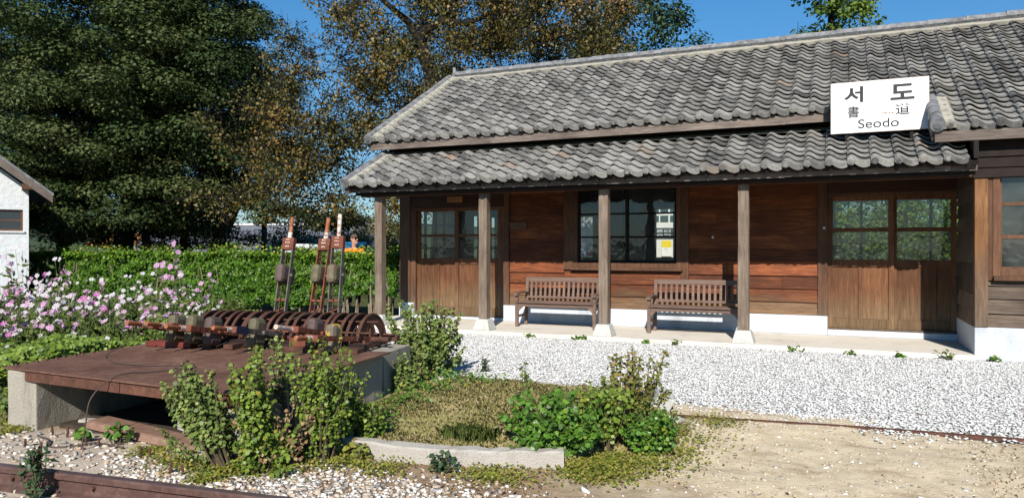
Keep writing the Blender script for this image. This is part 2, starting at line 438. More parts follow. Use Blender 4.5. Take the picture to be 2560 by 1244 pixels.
# --- sliding doors
def pane(parent, x0, x1, z0, z1, y, mat='glass'):
    w = MB(); w.box(x0, x1, y, y + .006, z0, z1); return part(w, 'pane', M[mat], parent)
def door_leaf(x0, x1, y, zb, zt, panes, split, mat='glass', lab=None):
    d = MB()
    sx = .085
    d.box(x0, x0 + sx, y, y + .045, zb, zt); d.box(x1 - sx, x1, y, y + .045, zb, zt)
    zs = sorted({q for p in panes for q in p})
    d.box(x0 + sx, x1 - sx, y + .002, y + .043, zs[-1], zt - .001)
    d.box(x0 + sx, x1 - sx, y + .004, y + .041, panes[1][1], panes[0][0])
    d.box(x0 + sx, x1 - sx, y + .002, y + .043, panes[1][0] - .12, panes[1][0])
    d.box(x0 + sx, x1 - sx, y + .002, y + .043, zb, zb + .16)
    xm = x0 + (x1 - x0) * split
    d.box(xm - .03, xm + .03, y + .003, y + .042, zb + .16, panes[1][0] - .12)
    d.box(x0 + sx, xm - .03, y + .026, y + .034, zb + .16, panes[1][0] - .12)
    d.box(xm + .03, x1 - sx, y + .026, y + .034, zb + .16, panes[1][0] - .12)
    o = part(d, 'door', M['door'], bevel=.003)
    for z0, z1 in panes: pane(o, x0 + sx, x1 - sx, z0, z1, y + .02, mat)
    return o
door_leaf(-8.57, -7.55, WY + .055, .17, 2.44, [(1.90, 2.40), (1.38, 1.85)], .52)
door_leaf(-7.60, -6.50, WY + .005, .17, 2.44, [(1.90, 2.40), (1.38, 1.85)], .55)
door_leaf(-.20, .84, WY + .005, .22, 2.50, [(1.95, 2.42), (1.40, 1.88)], .5, 'glassdull')
door_leaf(.80, 1.765, WY + .055, .22, 2.50, [(1.95, 2.42), (1.40, 1.88)], .66, 'glassdull')
w = MB(); w.box(-8.7, -8.57, WY - .02, WY + .1, .135, 2.5); w.box(-6.5, -6.41, WY - .02, WY + .1, .135, 2.5); w.box(-8.57, -6.5, WY - .02, WY + .1, 2.44, 2.5); w.box(-8.57, -6.5, WY - .025, WY + .1, .135, .17)
part(w, 'door_frame', M['trim'], bevel=.004)
w = MB(); w.box(-.2, 1.765, WY - .02, WY + .1, 2.5, 2.57); part(w, 'door_frame', M['trim'], bevel=.004)
w = MB(); w.box(-.2, 1.765, WY - .03, WY + .1, .185, .22); part(w, 'door_sill', M['trim'], bevel=.004)

# --- middle window
w = MB()
w.box(-4.88, -4.80, WY - .05, WY + .08, 1.22, 2.87); w.box(-2.83, -2.75, WY - .05, WY + .08, 1.22, 2.87)
w.box(-4.80, -2.83, WY - .045, WY + .08, 2.79, 2.87); w.box(-4.80, -2.83, WY - .045, WY + .08, 1.22, 1.31)
win = part(w, 'window', M['trim'], bevel=.004)
w = MB(); w.box(-4.93, -2.70, WY - .12, WY + .05, 1.165, 1.22); part(w, 'sill', M['trim'], win, bevel=.006)
for x0, x1, y in ((-4.80, -3.78, WY + .0), (-3.89, -2.83, WY + .04)):
    w = MB(); s = .05
    w.box(x0, x0 + s, y, y + .035, 1.31, 2.79); w.box(x1 - s, x1, y, y + .035, 1.31, 2.79)
    zs = [1.31, 1.36, 1.80, 1.835, 2.255, 2.29, 2.74, 2.79]
    for a, b in ((0, 1), (2, 3), (4, 5), (6, 7)): w.box(x0 + s, x1 - s, y + .002, y + .033, zs[a], zs[b])
    part(w, 'sash', M['dark'], win)
    for a, b in ((1, 2), (3, 4), (5, 6)): pane(win, x0 + s, x1 - s, zs[a], zs[b], y + .015)

# --- right wing: front wall with window
w = MB(); boards(w, 1.925, 5.0, .475, 1.14, 12.42, .2, seed=11); 
boards(w, 12.5, WY - .02, .475, 3.1, 1.785, .23, seed=13, ax='y')
part(w, 'wing_wall', M['oldboard'])
w = MB()
w.box(1.925, 1.985, 12.37, 12.5, 1.14, 2.75); w.box(1.985, 2.07, 12.36, 12.5, 1.205, 2.75); w.box(2.07, 4.4, 12.37, 12.5, 2.70, 2.75); w.box(2.07, 4.4, 12.37, 12.5, 1.205, 1.30); w.box(4.4, 4.5, 12.37, 12.5, 1.14, 2.75)
ww = part(w, 'window', M['trim'], bevel=.004)
w = MB(); w.box(1.985, 4.45, 12.30, 12.5, 1.14, 1.205); part(w, 'sill', M['trim'], ww, bevel=.006)
for x0, x1 in ((2.07, 3.2), (3.2, 4.4)):
    w = MB()
    w.box(x0, x0 + .03, 12.42, 12.45, 1.3, 2.7); w.box(x1 - .03, x1, 12.42, 12.45, 1.3, 2.7)
    for z0, z1 in ((1.3, 1.335), (1.735, 1.785), (2.2, 2.25), (2.665, 2.7)): w.box(x0 + .03, x1 - .03, 12.422, 12.448, z0, z1)
    part(w, 'sash', M['trim'], ww)
    for z0, z1 in ((1.335, 1.735), (1.785, 2.2), (2.25, 2.665)): pane(ww, x0 + .03, x1 - .03, z0, z1, 12.433)

w = MB(); boards(w, 1.74, 5.0, 2.60, 3.2, 12.36, .15, seed=21); part(w, 'wing_header', plain('dark_brown_boards', (.016, .009, .006), .85, vary=.5))  # boards coloured near black to paint in the shade under the wing eave
w = MB(); w.box(1.70, 1.76, 12.0, 14.0, 2.85, 3.1); part(w, 'wing_beam', M['dark'])
# --- porch posts on stone feet
for k, x in enumerate((-8.38, -6.07, -3.75, -1.42)):
    w = MB(); r = random.Random(k)
    n = 8; hw = .082
    for i in range(n):
        z0 = .27 + (2.62 - .27) * i / n
        for sx, sy in ((-1, -1), (1, -1), (1, 1), (-1, 1)): w.v.append((x + sx * hw + r.uniform(-.004, .004), 12.43 + sy * hw + r.uniform(-.004, .004), z0))
    for sx, sy in ((-1, -1), (1, -1), (1, 1), (-1, 1)): w.v.append((x + sx * hw, 12.43 + sy * hw, 2.62))
    for i in range(n):
        for q in range(4): w.f.append((i * 4 + q, i * 4 + (q + 1) % 4, i * 4 + 4 + (q + 1) % 4, i * 4 + 4 + q))
    p = part(w, 'porch_post', M['post'], bevel=.008)
    w = MB(); a, b = .175, .115
    w.hexa([(x - a, 12.43 - a, .08), (x + a, 12.43 - a, .08), (x + a, 12.43 + a, .08), (x - a, 12.43 + a, .08), (x - b, 12.43 - b, .285), (x + b, 12.43 - b, .285), (x + b, 12.43 + b, .285), (x - b, 12.43 + b, .285)])
    part(w, 'stone_foot', M['stone'], p, bevel=.015)
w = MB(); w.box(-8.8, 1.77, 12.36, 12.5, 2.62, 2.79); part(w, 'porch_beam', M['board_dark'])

# --- tiled roofs
def tile_prof(t):
    return float(np.interp(t, [0, .07, .16, .26, .36, .5, .65, .8, .92, 1], [.030, .056, .068, .058, .036, .004, -.018, -.022, -.010, .002])) - .012
def roof(x0, x1, y0, z0, ang, ncr, expo=.2216, wid=.305, j0=0, seed=0, xcut=None, caps=True):
    """overlapping S-profile clay tiles, each one its own slightly shifted piece, disc ended along the eave."""
    r = random.Random(seed); mb = MB(); K = 10
    ca, sa = math.cos(ang), math.sin(ang)
    pt = lambda x, s, h: (x, y0 + s * ca - h * sa, z0 + s * sa + h * ca)
    nc = int(round((x1 - x0) / wid))
    for i in range(nc):
        colx = r.uniform(-.006, .006)
        for j in range(j0, ncr):
            xa = x0 + i * wid + colx + r.uniform(-.004, .004)
            if j < 0 and xa < xcut - .05: continue
            s = j * expo + r.uniform(-.009, .009); lift = .050 + r.uniform(-.006, .009); tw = r.uniform(-.006, .006)
            base = len(mb.v)
            for q in range(K + 1):
                t = q / K; x = xa + t * (wid + .012); h = tile_prof(t); e = (t - .5) * tw
                mb.v += [pt(x, s + .002, h + lift - .021 + e), pt(x, s, h + lift + e), pt(x, s + expo * .5, h + lift * .55 + .003), pt(x, s + expo + .03, h + .002)]
            mb.f.append((base + 1, base + 2, base + 3, base + 0)); s_b = len(mb.v); x = xa; h = tile_prof(0)
            mb.v += [pt(x, s, h - .03), pt(x, s + expo, h - .04)]; mb.f.append((base + 1, s_b, s_b + 1, base + 3))
            for q in range(K):
                a = base + q * 4; b = a + 4
                mb.f += [(a, b, b + 1, a + 1), (a + 1, b + 1, b + 2, a + 2), (a + 2, b + 2, b + 3, a + 3)]
            ub = len(mb.v)
            for q in range(K + 1): t = q / K; mb.v.append(pt(xa + t * (wid + .012), s + .15, tile_prof(t) + .004 + (t - .5) * tw))
            for q in range(K): mb.f.append((base + q * 4, ub + q, ub + q + 1, base + q * 4 + 4))
            first = (j == j0 and (xcut is None or xa >= xcut - .05)) or (j == 0 and j0 < 0 and xa < xcut - .05)
            if first and caps:
                xc = xa + .17 * wid; n = 12; rad = .05
                for (rr, s0, s1) in ((rad, -.035, .03), (rad * .62, -.045, -.035)):
                    base = len(mb.v)
                    for sd in (s0, s1):
                        for q in range(n):
                            an = 2 * math.pi * q / n
                            mb.v.append(pt(xc + rr * math.cos(an), s + sd, .03 + rr * math.sin(an)))
                    mb.f.append(tuple(base + q for q in range(n)))
                    for q in range(n): mb.f.append((base + q, base + (q + 1) % n, base + n + (q + 1) % n, base + n + q))
                base = len(mb.v)                                    # turned down front flap
                for q in range(K + 1):
                    t = q / K; x = xa + t * wid; h = tile_prof(t)
                    mb.v += [pt(x, s - .012, h + lift), pt(x, s - .012, h - .035), pt(x, s + .02, h + lift)]
                for q in range(K):
                    a = base + q * 3; b = a + 3
                    mb.f += [(a, a + 1, b + 1, b), (a, b, b + 2, a + 2)]
    return mb, pt
A1 = math.atan(.564)
mr, mpt = roof(-9.0, 4.7, 13.08, 3.86, A1, 18, j0=-5, seed=3, xcut=1.25)
mroof = part(mr, 'main_roof', M['tile'])
A2 = R(26.3)
lr, lpt = roof(-8.74, 1.78, 11.95, 2.84, A2, 7, seed=4)
proof = part(lr, 'porch_roof', M['tile'])
# board decks under the tiles
def deck(mb, pt, x0, x1, s0, s1, t=.05, off=-.055):
    mb.hexa([pt(x0, s0, off - t), pt(x1, s0, off - t), pt(x1, s1, off - t), pt(x0, s1, off - t), pt(x0, s0, off), pt(x1, s0, off), pt(x1, s1, off), pt(x0, s1, off)])
w = MB(); deck(w, mpt, -9.05, 4.7, .03, 4.2); deck(w, mpt, 1.28, 4.7, -1.07, .028); deck(w, lpt, -8.8, 1.76, .03, 2.35)
w.box(-8.85, 4.7, 13.6, 13.66, 3.35, 4.05)
for k in range(24): w.bar((-8.7 + k * .45, 12.02, 2.755), (-8.7 + k * .45, 14.0, 2.755 + 1.98 * math.tan(A2)), .055, .075)
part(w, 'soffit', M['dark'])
# back slope
w = MB(); z = lambda y: 5.93 - (y - 16.77) * .564
w.hexa([(-9.1, 16.9, z(16.9) - .05), (4.7, 16.9, z(16.9) - .05), (4.7, 20.4, z(20.4) - .05), (-9.1, 20.4, z(20.4) - .05), (-9.1, 16.9, z(16.9)), (4.7, 16.9, z(16.9)), (4.7, 20.4, z(20.4)), (-9.1, 20.4, z(20.4))])
part(w, 'rear_roof', M['tilecap'])
# mortar under the ridge, ridge stack, ridge tiles
w = MB(); r = random.Random(5); n = 90
vs = []
for i in range(n + 1):
    x = -8.95 + 13.6 * i / n; s = 3.97 + r.uniform(-.045, .03)
    vs += [mpt(x, s, .005), mpt(x, s, .06 + r.uniform(0, .012)), mpt(x, 4.18, .075), mpt(x, 4.18, -.05)]
w.add(vs, [(i * 4 + a, i * 4 + a + 1, i * 4 + 5 + a, i * 4 + 4 + a) for i in range(n) for a in range(3)])
part(w, 'ridge_mortar', M['mortar'], mroof)
w = MB(); ry, rz = 16.80, 5.90
for i in range(46):
    x = -9.03 + i * .3
    for k, hw in enumerate((.20, .185, .17)):
        w.box(x + .1 * k - .1 + r.uniform(0, .01), x + .1 * k + .19, ry - hw + r.uniform(-.008, .008), ry + hw, rz + .035 * k + .001, rz + .035 * k + .03)
part(w, 'ridge_course', plain('dark_ridge_course', (.075, .075, .075), .85, vary=.5), mroof)
w = MB()
for i in range(42):
    x = -8.98 + i * .33; n = 8; base = len(w.v); dz = r.uniform(-.006, .008); dy = r.uniform(-.008, .008); sc_ = r.uniform(.97, 1.03)
    for xx, rr in ((x, .15), (x + .345, .138)):
        for q in range(n + 1):
            an = math.pi * q / n
            w.v.append((xx, ry + dy + rr * sc_ * math.cos(an), rz + .105 + dz + .115 * sc_ * math.sin(an) * rr / .14))
    for q in range(n): w.f.append((base + q, base + q + 1, base + n + 2 + q, base + n + 1 + q))
    w.f.append(tuple(base + q for q in range(n + 1)))
part(w, 'ridge_tile', M['tilecap'], mroof)
w = MB()
w.prism([(-.13, 0), (.13, 0), (.12, .16), (.05, .22), (.0, .36), (-.05, .22), (-.12, .16)], lambda a, b, d: (-9.05 + d - .25 * max(0, b - .12), ry + a, rz + b - .02), 0, .07)
part(w, 'ridge_end', M['tilecap'], mroof)
# verges: rounded cap tiles on the edge with a mortar fillet beside them
def verge(parent, pt, x, s0, s1, side=-1):
    w = MB(); n = 14; r = random.Random(int(s1 * 10)); vs = []
    for i in range(n + 1):
        s = s0 + (s1 - s0) * i / n
        vs += [pt(x + .07, s, -.02), pt(x + .07, s, .095), pt(x + .20 + r.uniform(-.015, .015), s, .085 + r.uniform(-.008, .008)), pt(x + .25 + r.uniform(-.02, .02), s, .0)]
    w.add(vs, [(i * 4 + a, i * 4 + a + 1, i * 4 + 5 + a, i * 4 + 4 + a) for i in range(n) for a in range(3)] + [(0, 1, 2, 3), (n * 4 + 3, n * 4 + 2, n * 4 + 1, n * 4)])
    part(w, 'verge_mortar', M['mortar'], parent)
    w = MB(); k = int(round((s1 - s0) / .3)); L = (s1 - s0) / k; m = 10
    for i in range(k):
        base = len(w.v); j = r.uniform(-.006, .006)
        for s, rr in ((s0 + i * L, .098), (s0 + (i + 1) * L + .03, .085)):
            for q in range(m + 1):
                an = math.pi * (q / m * 1.25 - .125)
                w.v.append(pt(x + j + rr * math.cos(an), s, .055 + rr * math.sin(an)))
        for q in range(m): w.f.append((base + q, base + q + 1, base + m + 2 + q, base + m + 1 + q))
        w.f.append(tuple(base + q for q in range(m + 1)))
    for rr, s_ in ((.098, -.02), (.05, -.03)):
        base = len(w.v)
        for s in (s0 + s_, s0 + .02):
            for q in range(16): w.v.append(pt(x + rr * math.cos(q * math.pi / 8), s, .05 + rr * math.sin(q * math.pi / 8)))
        w.f.append(tuple(base + q for q in range(16)))
        for q in range(16): w.f.append((base + q, base + (q + 1) % 16, base + 16 + (q + 1) % 16, base + 16 + q))
    part(w, 'verge_tile', M['tilecap'], parent)
    w = MB(); w.hexa([pt(x - .06, s0 + .03, -.2), pt(x + .02, s0 + .03, -.2), pt(x + .02, s1, -.2), pt(x - .06, s1, -.2), pt(x - .06, s0 + .03, 0), pt(x + .02, s0 + .03, 0), pt(x + .02, s1, 0), pt(x - .06, s1, 0)])
    part(w, 'verge_board', M['fascia'], parent)
verge(mroof, mpt, -9.1, -.02, 4.1)
verge(mroof, mpt, 1.27, -1.13, -.05)
verge(proof, lpt, -8.86, -.02, 1.6)
# end tile beyond the porch roof
# fascias
def fascia(parent, x0, x1, y, z0, z1, seed):
    w = MB(); r = random.Random(seed); x = x0
    while x < x1:
        b = min(x + r.uniform(2.2, 3.4), x1); dz = r.uniform(-.006, .006)
        w.box(x + .003, b, y, y + .035, z0 + dz, z1); x = b
    part(w, 'fascia', M['fascia'], parent)
fascia(mroof, -9.1, 1.22, 13.13, 3.66, 3.815, 1)
fascia(mroof, 1.24, 4.7, 12.14, 3.11, 3.265, 2)
fascia(proof, -8.86, 1.76, 12.11, 2.69, 2.80, 3)
w = MB(); w.box(-8.8, 1.76, 12.19, 12.24, 2.64, 2.70); part(w, 'eave_batten', M['dark'], proof)
# flashing between the porch roof and the wall above
w = MB(); w.add([lpt(-8.8, 1.5, .05), lpt(1.78, 1.5, .05), (1.78, 13.6, 3.66), (-8.8, 13.6, 3.66)], [(0, 1, 2, 3)]); part(w, 'flashing', M['mortar'], proof)

# ------------------------------------------------------------------ porch floor
w = MB(); w.box(-9.2, 1.76, 12.24, 14.3, -.1, .08)
o = w.build('pavement', M['pave'], bevel=.015); o['kind'] = 'structure'

# ------------------------------------------------------------------ station name sign
def text(s, name, mat, parent, x0, x1, z0, z1, y, bold=0.0, depth=.002):
    cu = bpy.data.curves.new('lettering', 'FONT'); cu.body = s; cu.offset = bold; cu.extrude = .01
    o = bpy.data.objects.new('lettering', cu); col.objects.link(o)
    bpy.context.view_layer.update()
    me = bpy.data.meshes.new_from_object(o.evaluated_get(bpy.context.evaluated_depsgraph_get()))
    col.objects.unlink(o); bpy.data.objects.remove(o)
    c = np.array([v.co[:] for v in me.vertices]); lo, hi = c.min(0), c.max(0)
    u = (c - lo) / np.maximum(hi - lo, 1e-6)
    o0 = ORG[parent.name]
    w = np.stack([x0 + u[:, 0] * (x1 - x0), y - u[:, 2] * depth, z0 + u[:, 1] * (z1 - z0)], 1) - np.array(o0)
    me.vertices.foreach_set('co', w.astype(np.float32).ravel()); me.materials.clear(); me.materials.append(mat); me.update()
    me.name = name
    return link(name, me, parent)
def sign_paint():
    t = NT('white_sign_enamel'); v = t.coord()
    n = t.noise(v, 6, 6, .7)
    c = t.mix(t.maprange(n, .52, .72, 0, .5), (.74, .74, .73), (.52, .49, .44)); c = t.mix(t.maprange(t.noise(t.mapping(v, (9, 9, .7)), 2.0, 4, .6), .56, .75, 0, .35), c, (.45, .38, .3))
    return t.fin(c, .45, 0, .4)
SY = 12.72
sg = empty('station_sign', (.55, SY, 3.39), 'white enamel station name board with black Korean lettering above the porch', 'sign')
w = MB(); w.box(-.128, 1.222, SY, SY + .035, 3.40, 4.185); part(w, 'board', sign_paint(), sg, bevel=.004)
w = MB()
for a, b, c, d in ((-.133, 1.227, 3.394, 3.40), (-.133, 1.227, 4.185, 4.191), (-.133, -.128, 3.40, 4.185), (1.222, 1.227, 3.40, 4.185)): w.box(a, b, SY - .002, SY + .034, c, d)
part(w, 'rim', rust('rusty_sign_rim', (.3, .2, .15), (.5, .42, .36), (.7, .66, .62)), sg)
sx = lambda u: -.13 + (u - 2078) / 244 * 1.352
def sz(u, v):
    t = (u - 2078) / 244; top = 212 - 19 * t; bot = 337 - 11 * t
    return 4.186 - (v - top) / (bot - top) * .786
def glyph(s, u0, u1, v0, v1, bold): um = (u0 + u1) / 2; text(s, 'lettering', M['ink'], sg, sx(u0), sx(u1), sz(um, v1), sz(um, v0), SY - .001, bold)
glyph('서', 2112, 2161, 219, 259, .03); glyph('도', 2229, 2288, 212, 252, .03)
glyph('書', 2121, 2151, 268, 297, .012); glyph('道', 2241, 2277, 262, 290, .012)
glyph('Seodo', 2148, 2250, 299, 322, .006)
w = MB(); r = random.Random(3)
for k in range(16):
    u = 2206 + k * 1.9 * r.uniform(.8, 1.1); a = sx(u); b = sz(u, 286 + r.uniform(-1.5, 3 if k < 6 else .5)); q = r.uniform(.004, .010)
    w.prism([(-q * 1.6, 0), (0, -q * r.uniform(.4, 1.5)), (q * 1.8, 0), (0, q)], lambda x, z_, d: (a + x, SY - d, b + z_), .0005, .0016)
part(w, 'rust_spot', rust('sign_rust', (.25, .12, .05), (.42, .22, .1), (.55, .35, .2)), sg)
for x in (.1, 1.0):
    w = MB(); w.bar((x, SY + .06, 3.25), (x, SY + .06, 4.1), .05, .05); w.bar((x, SY + .08, 3.80), (x, 13.2, 3.80), .04, .05); part(w, 'bracket', M['dark'], sg)

pl = empty('wooden_plaque', (-6.08, WY, 2.06), 'small brown wooden plaque with carved ticket gate characters beside the left door', 'plaque')
w = MB(); w.box(-6.27, -5.90, WY - .075, WY - .05, 1.99, 2.13); part(w, 'board', M['plaque'], pl, bevel=.004)
for k, s in enumerate('口札改'):
    text(s, 'lettering', M['ink'], pl, -6.225 + k * .105, -6.225 + k * .105 + (.07 if k else .06), 2.025, 2.095, WY - .0755, .01)
w = MB(); w.box(-7.76, -7.39, WY - .06, WY - .035, 2.58, 2.71)
tag(w.build('door_nameplate', M['notice'], bevel=.004, org=(-7.575, WY, 2.58)), 'blank orange brown wooden plate above the left sliding doors', 'nameplate')
for px, pz in ((-.28, 1.95), (-2.18, 1.80)):
    w = MB(); w.prism([(0, 0), (.02, .025), (.045, .02), (.05, -.01), (.02, -.02)], lambda a, b, d: (px + a, WY - .045 - d, pz + b), 0, .012)
    tag(w.build('wall_hook', plain('pale_hook', (.5, .5, .48), .5), org=(px, WY, pz)), 'tiny pale hook on the dark wall ' + ('beside the right sliding doors' if px > -1 else 'right of the middle window'), 'hook')
# posters on the back windows
def paper(name, x0, x1, z0, z1, y, color, label, bits=()):
    e = empty(name, ((x0 + x1) / 2, y, z0), label, 'poster')
    w = MB(); w.box(x0, x1, y, y + .004, z0, z1); part(w, 'sheet', plain('paper', color, .8), e)
    for a, b, c, d, cc in bits:
        w = MB(); w.box(x0 + (x1 - x0) * a, x0 + (x1 - x0) * b, y - .003, y - .0005, z0 + (z1 - z0) * c, z0 + (z1 - z0) * d); part(w, 'printed_block', plain('printed_ink', cc, .7), e)
paper('paper_poster', -6.62, -6.21, 1.27, 1.92, 29.90, (.85, .85, .83), 'white poster with a yellow top half seen through the right rear window', [(0.02, .98, .55, .98, (.85, .62, .01)), (.3, .6, .42, .45, (.1, .1, .1))])
paper('paper_notice', -10.12, -9.84, 1.30, 1.90, 29.90, (.85, .87, .9), 'pale notice with blue foot seen through the left rear window', [(.02, .98, .0, .35, (.45, .6, .8))])
paper('red_sticker', -9.80, -9.45, 1.32, 1.44, 29.90, (.6, .02, .03), 'red sticker low beside the pale notice, seen through the station', [(.1, .9, .4, .6, (.8, .7, .7))])

# ------------------------------------------------------------------ benches
def bench(x0, label):
    L = 1.63
    b = empty('garden_bench', (0, 0, 0), label, 'bench', 'slatted garden benches on the porch')
    ORG[b.name] = Vector((0, 0, 0))
    def p(mb, n, bev=.005): return mb.build(n, M['bench'], b, bevel=bev)
    for x in (0, L - .06):
        w = MB(); w.box(x, x + .06, 0, .06, 0, .60); p(w, 'leg')
        w = MB(); w.hexa([(x, .46, 0), (x + .06, .46, 0), (x + .06, .52, 0), (x, .52, 0), (x, .56, .94), (x + .06, .56, .94), (x + .06, .61, .94), (x, .61, .94)]); p(w, 'leg')
        w = MB(); n = 5; vs = []
        for i in range(n + 1):
            t = i / n; y = -.05 + t * .57; z = .60 + .03 * math.sin(t * math.pi) + .02 * t
            vs += [(x - .01, y, z), (x + .07, y, z), (x + .07, y, z + .035), (x - .01, y, z + .035)]
        w.add(vs, [(i * 4 + k, i * 4 + (k + 1) % 4, i * 4 + 4 + (k + 1) % 4, i * 4 + 4 + k) for i in range(n) for k in range(4)] + [(3, 2, 1, 0), (n * 4, n * 4 + 1, n * 4 + 2, n * 4 + 3)]); p(w, 'armrest')
        w = MB(); w.box(x + .01, x + .05, .06, .47, .18, .225); p(w, 'stretcher')
        xs = x + .06 if x == 0 else x - .10
        w = MB(); w.prism([(0, .30), (.10, .40), (0, .40)] if x == 0 else [(.10, .30), (.10, .40), (0, .40)], lambda a, c, d: (xs + a, d, c - .005), .01, .045); p(w, 'bracket', 0)
    w = MB(); w.box(.06, L - .06, .01, .045, .395, .465); w.box(.06, L - .06, .47, .5, .395, .46); p(w, 'rail')
    w = MB()
    for k in range(5): w.box(-.005 + .03, L - .03, -.03 + k * .103, .06 + k * .103, .466, .488)
    p(w, 'seat')
    w = MB(); w.hexa([(.06, .552, .86), (L - .06, .552, .86), (L - .06, .59, .86), (.06, .59, .86), (.06, .563, .945), (L - .06, .563, .945), (L - .06, .60, .945), (.06, .60, .945)]); p(w, 'top_rail')
    w = MB(); w.box(.06, L - .06, .515, .55, .53, .575); p(w, 'lower_rail')
    for k in range(15):
        x = .105 + k * (L - .255) / 14
        w = MB(); w.hexa([(x, .523, .575), (x + .045, .523, .575), (x + .045, .543, .575), (x, .543, .575), (x, .558, .86), (x + .045, .558, .86), (x + .045, .578, .86), (x, .578, .86)]); p(w, 'slat', 0)
    return b
b1 = bench(0, 'slatted brown garden bench standing left of the middle window, nearest the ticket gate plaque')
b2 = copy_tree(b1); tag(b2, 'slatted brown garden bench nearest the right sliding doors, below blank wall boards')
b1.location = (-5.77, 13.16, .08); b2.location = (-3.16, 13.10, .08)
ORG[b1.name] = Vector(b1.location)
# ================================================================== GROUND
def dirt_mat():
    t = NT('sandy_ground'); v = t.coord(); p = t.sep(v)
    n1 = t.noise(v, .7, 5, .6); n2 = t.noise(v, 6, 6, .7); n3 = t.noise(v, 45, 4, .75)
    sand = t.ramp(t.math('ADD', t.math('MULTIPLY', n2, .6), t.math('MULTIPLY', n3, .4)), [(.3, (.33, .25, .155)), (.48, (.58, .47, .315)), (.7, (.73, .62, .455))])
    soil = t.ramp(n2, [(.3, (.15, .095, .055)), (.5, (.29, .20, .125)), (.7, (.40, .32, .22))])
    green = t.ramp(n2, [(.3, (.035, .045, .015)), (.7, (.10, .12, .04))])
    # sand to the right of the planter, browner soil along the track and round the planter, dark turf to the left
    ms = t.maprange(t.math('ADD', t.math('ADD', p[0], t.math('MULTIPLY', p[1], .55)), t.math('MULTIPLY', t.math('SUBTRACT', n1, .5), 3.2)), .7, 1.9, 0, 1)
    c = t.mix(ms, soil, sand)
    ml = t.maprange(t.math('ADD', t.math('ADD', p[0], 6.2), t.math('MULTIPLY', t.math('SUBTRACT', n1, .5), 1.5)), 0, -.6, 0, 1)
    my = t.maprange(p[1], 4.3, 4.9, 0, 1)
    c = t.mix(t.math('MULTIPLY', ml, my), c, green)
    tr = t.maprange(t.math('ADD', t.math('ADD', p[0], 3.6), t.math('MULTIPLY', t.math('SUBTRACT', n1, .5), 2)), 0, -1.0, 0, 1)   # pale trackside grit
    c = t.mix(t.math('MULTIPLY', tr, t.maprange(p[1], 4.6, 4.2, 0, 1)), c, t.mix(n2, (.34, .27, .20), (.55, .47, .38)))
    c = t.mix(t.maprange(t.noise(t.mapping(v, (.6, 1.6, 1)), 2.3, 5, .7), .55, .68, 0, .55), c, (.25, .15, .085))
    c = t.mix(t.maprange(n3, .6, .72, 0, .5), c, (.14, .10, .07))
    t.bump(t.math('ADD', n2, t.math('MULTIPLY', n3, .7)), .7, .018)
    return t.fin(c, .95, 0, .1)
xs = np.concatenate([np.arange(-30, -8, .25), np.arange(-8, 4.5, .06), np.arange(4.5, 14, .4)])
ys = np.concatenate([np.arange(-4, 2, .3), np.arange(2, 8.2, .06), np.arange(8.2, 30, .3)])
GX, GY = np.meshgrid(xs, ys, indexing='ij')
def gz(x, y):
    z = (vnoise(x * .8, y * .8, 1) - .5) * .05 + (vnoise(x * 3, y * 3, 2) - .5) * .022 + (vnoise(x * 11, y * 11, 3) - .5) * .010
    f = np.clip((8.4 - y) / 1.0, 0, 1)
    return z * f - .035 * (1 - f)
GZ = gz(GX, GY)
nx, ny = GX.shape
idx = np.arange(nx * ny).reshape(nx, ny)
F = np.stack([idx[:-1, :-1], idx[1:, :-1], idx[1:, 1:], idx[:-1, 1:]], -1).reshape(-1, 4)
g = np_mesh('ground', np.stack([GX, GY, GZ], -1).reshape(-1, 3), dirt_mat(), faces=F, smooth=True); g['kind'] = 'structure'
def field_mat():
    t = NT('far_field'); v = t.coord(); n = t.noise(v, .05, 6, .7)
    return t.fin(t.ramp(n, [(.35, (.05, .06, .025)), (.55, (.10, .11, .05)), (.7, (.20, .17, .10))]), .95, 0, .1)
w = MB(); w.add([(-3000, -3000, -.12), (3000, -3000, -.12), (3000, 3000, -.12), (-3000, 3000, -.12)], [(0, 1, 2, 3)])
o = w.build('field', field_mat()); o['kind'] = 'structure'
# far hills
w = MB(); N = 80; r = random.Random(9)
vs = []
for i in range(N + 1):
    a = R(-20 + 150 * i / N)
    d = 2300
    h = 60 + 55 * vnoise(np.array([i * .17]), np.array([.5]), 5)[0] + 22 * vnoise(np.array([i * .6]), np.array([1.5]), 6)[0]
    for k, (dd, hh) in enumerate(((0, -2), (250, h * .45), (500, h * .8), (800, h), (1500, -2))):
        q = d + dd; j = r.uniform(-.06, .06) * hh
        vs.append((-q * math.sin(a), q * math.cos(a), hh + j))
w.add(vs, [(i * 5 + k, i * 5 + 5 + k, i * 5 + 6 + k, i * 5 + 1 + k) for i in range(N) for k in range(4)])
t = NT('wooded_hill'); o = w.build('hills', t.fin(t.ramp(t.noise(t.coord(), .03, 6, .7), [(.3, (.03, .05, .03)), (.7, (.07, .09, .05))]), .95, 0, .05), smooth=True); o['kind'] = 'structure'

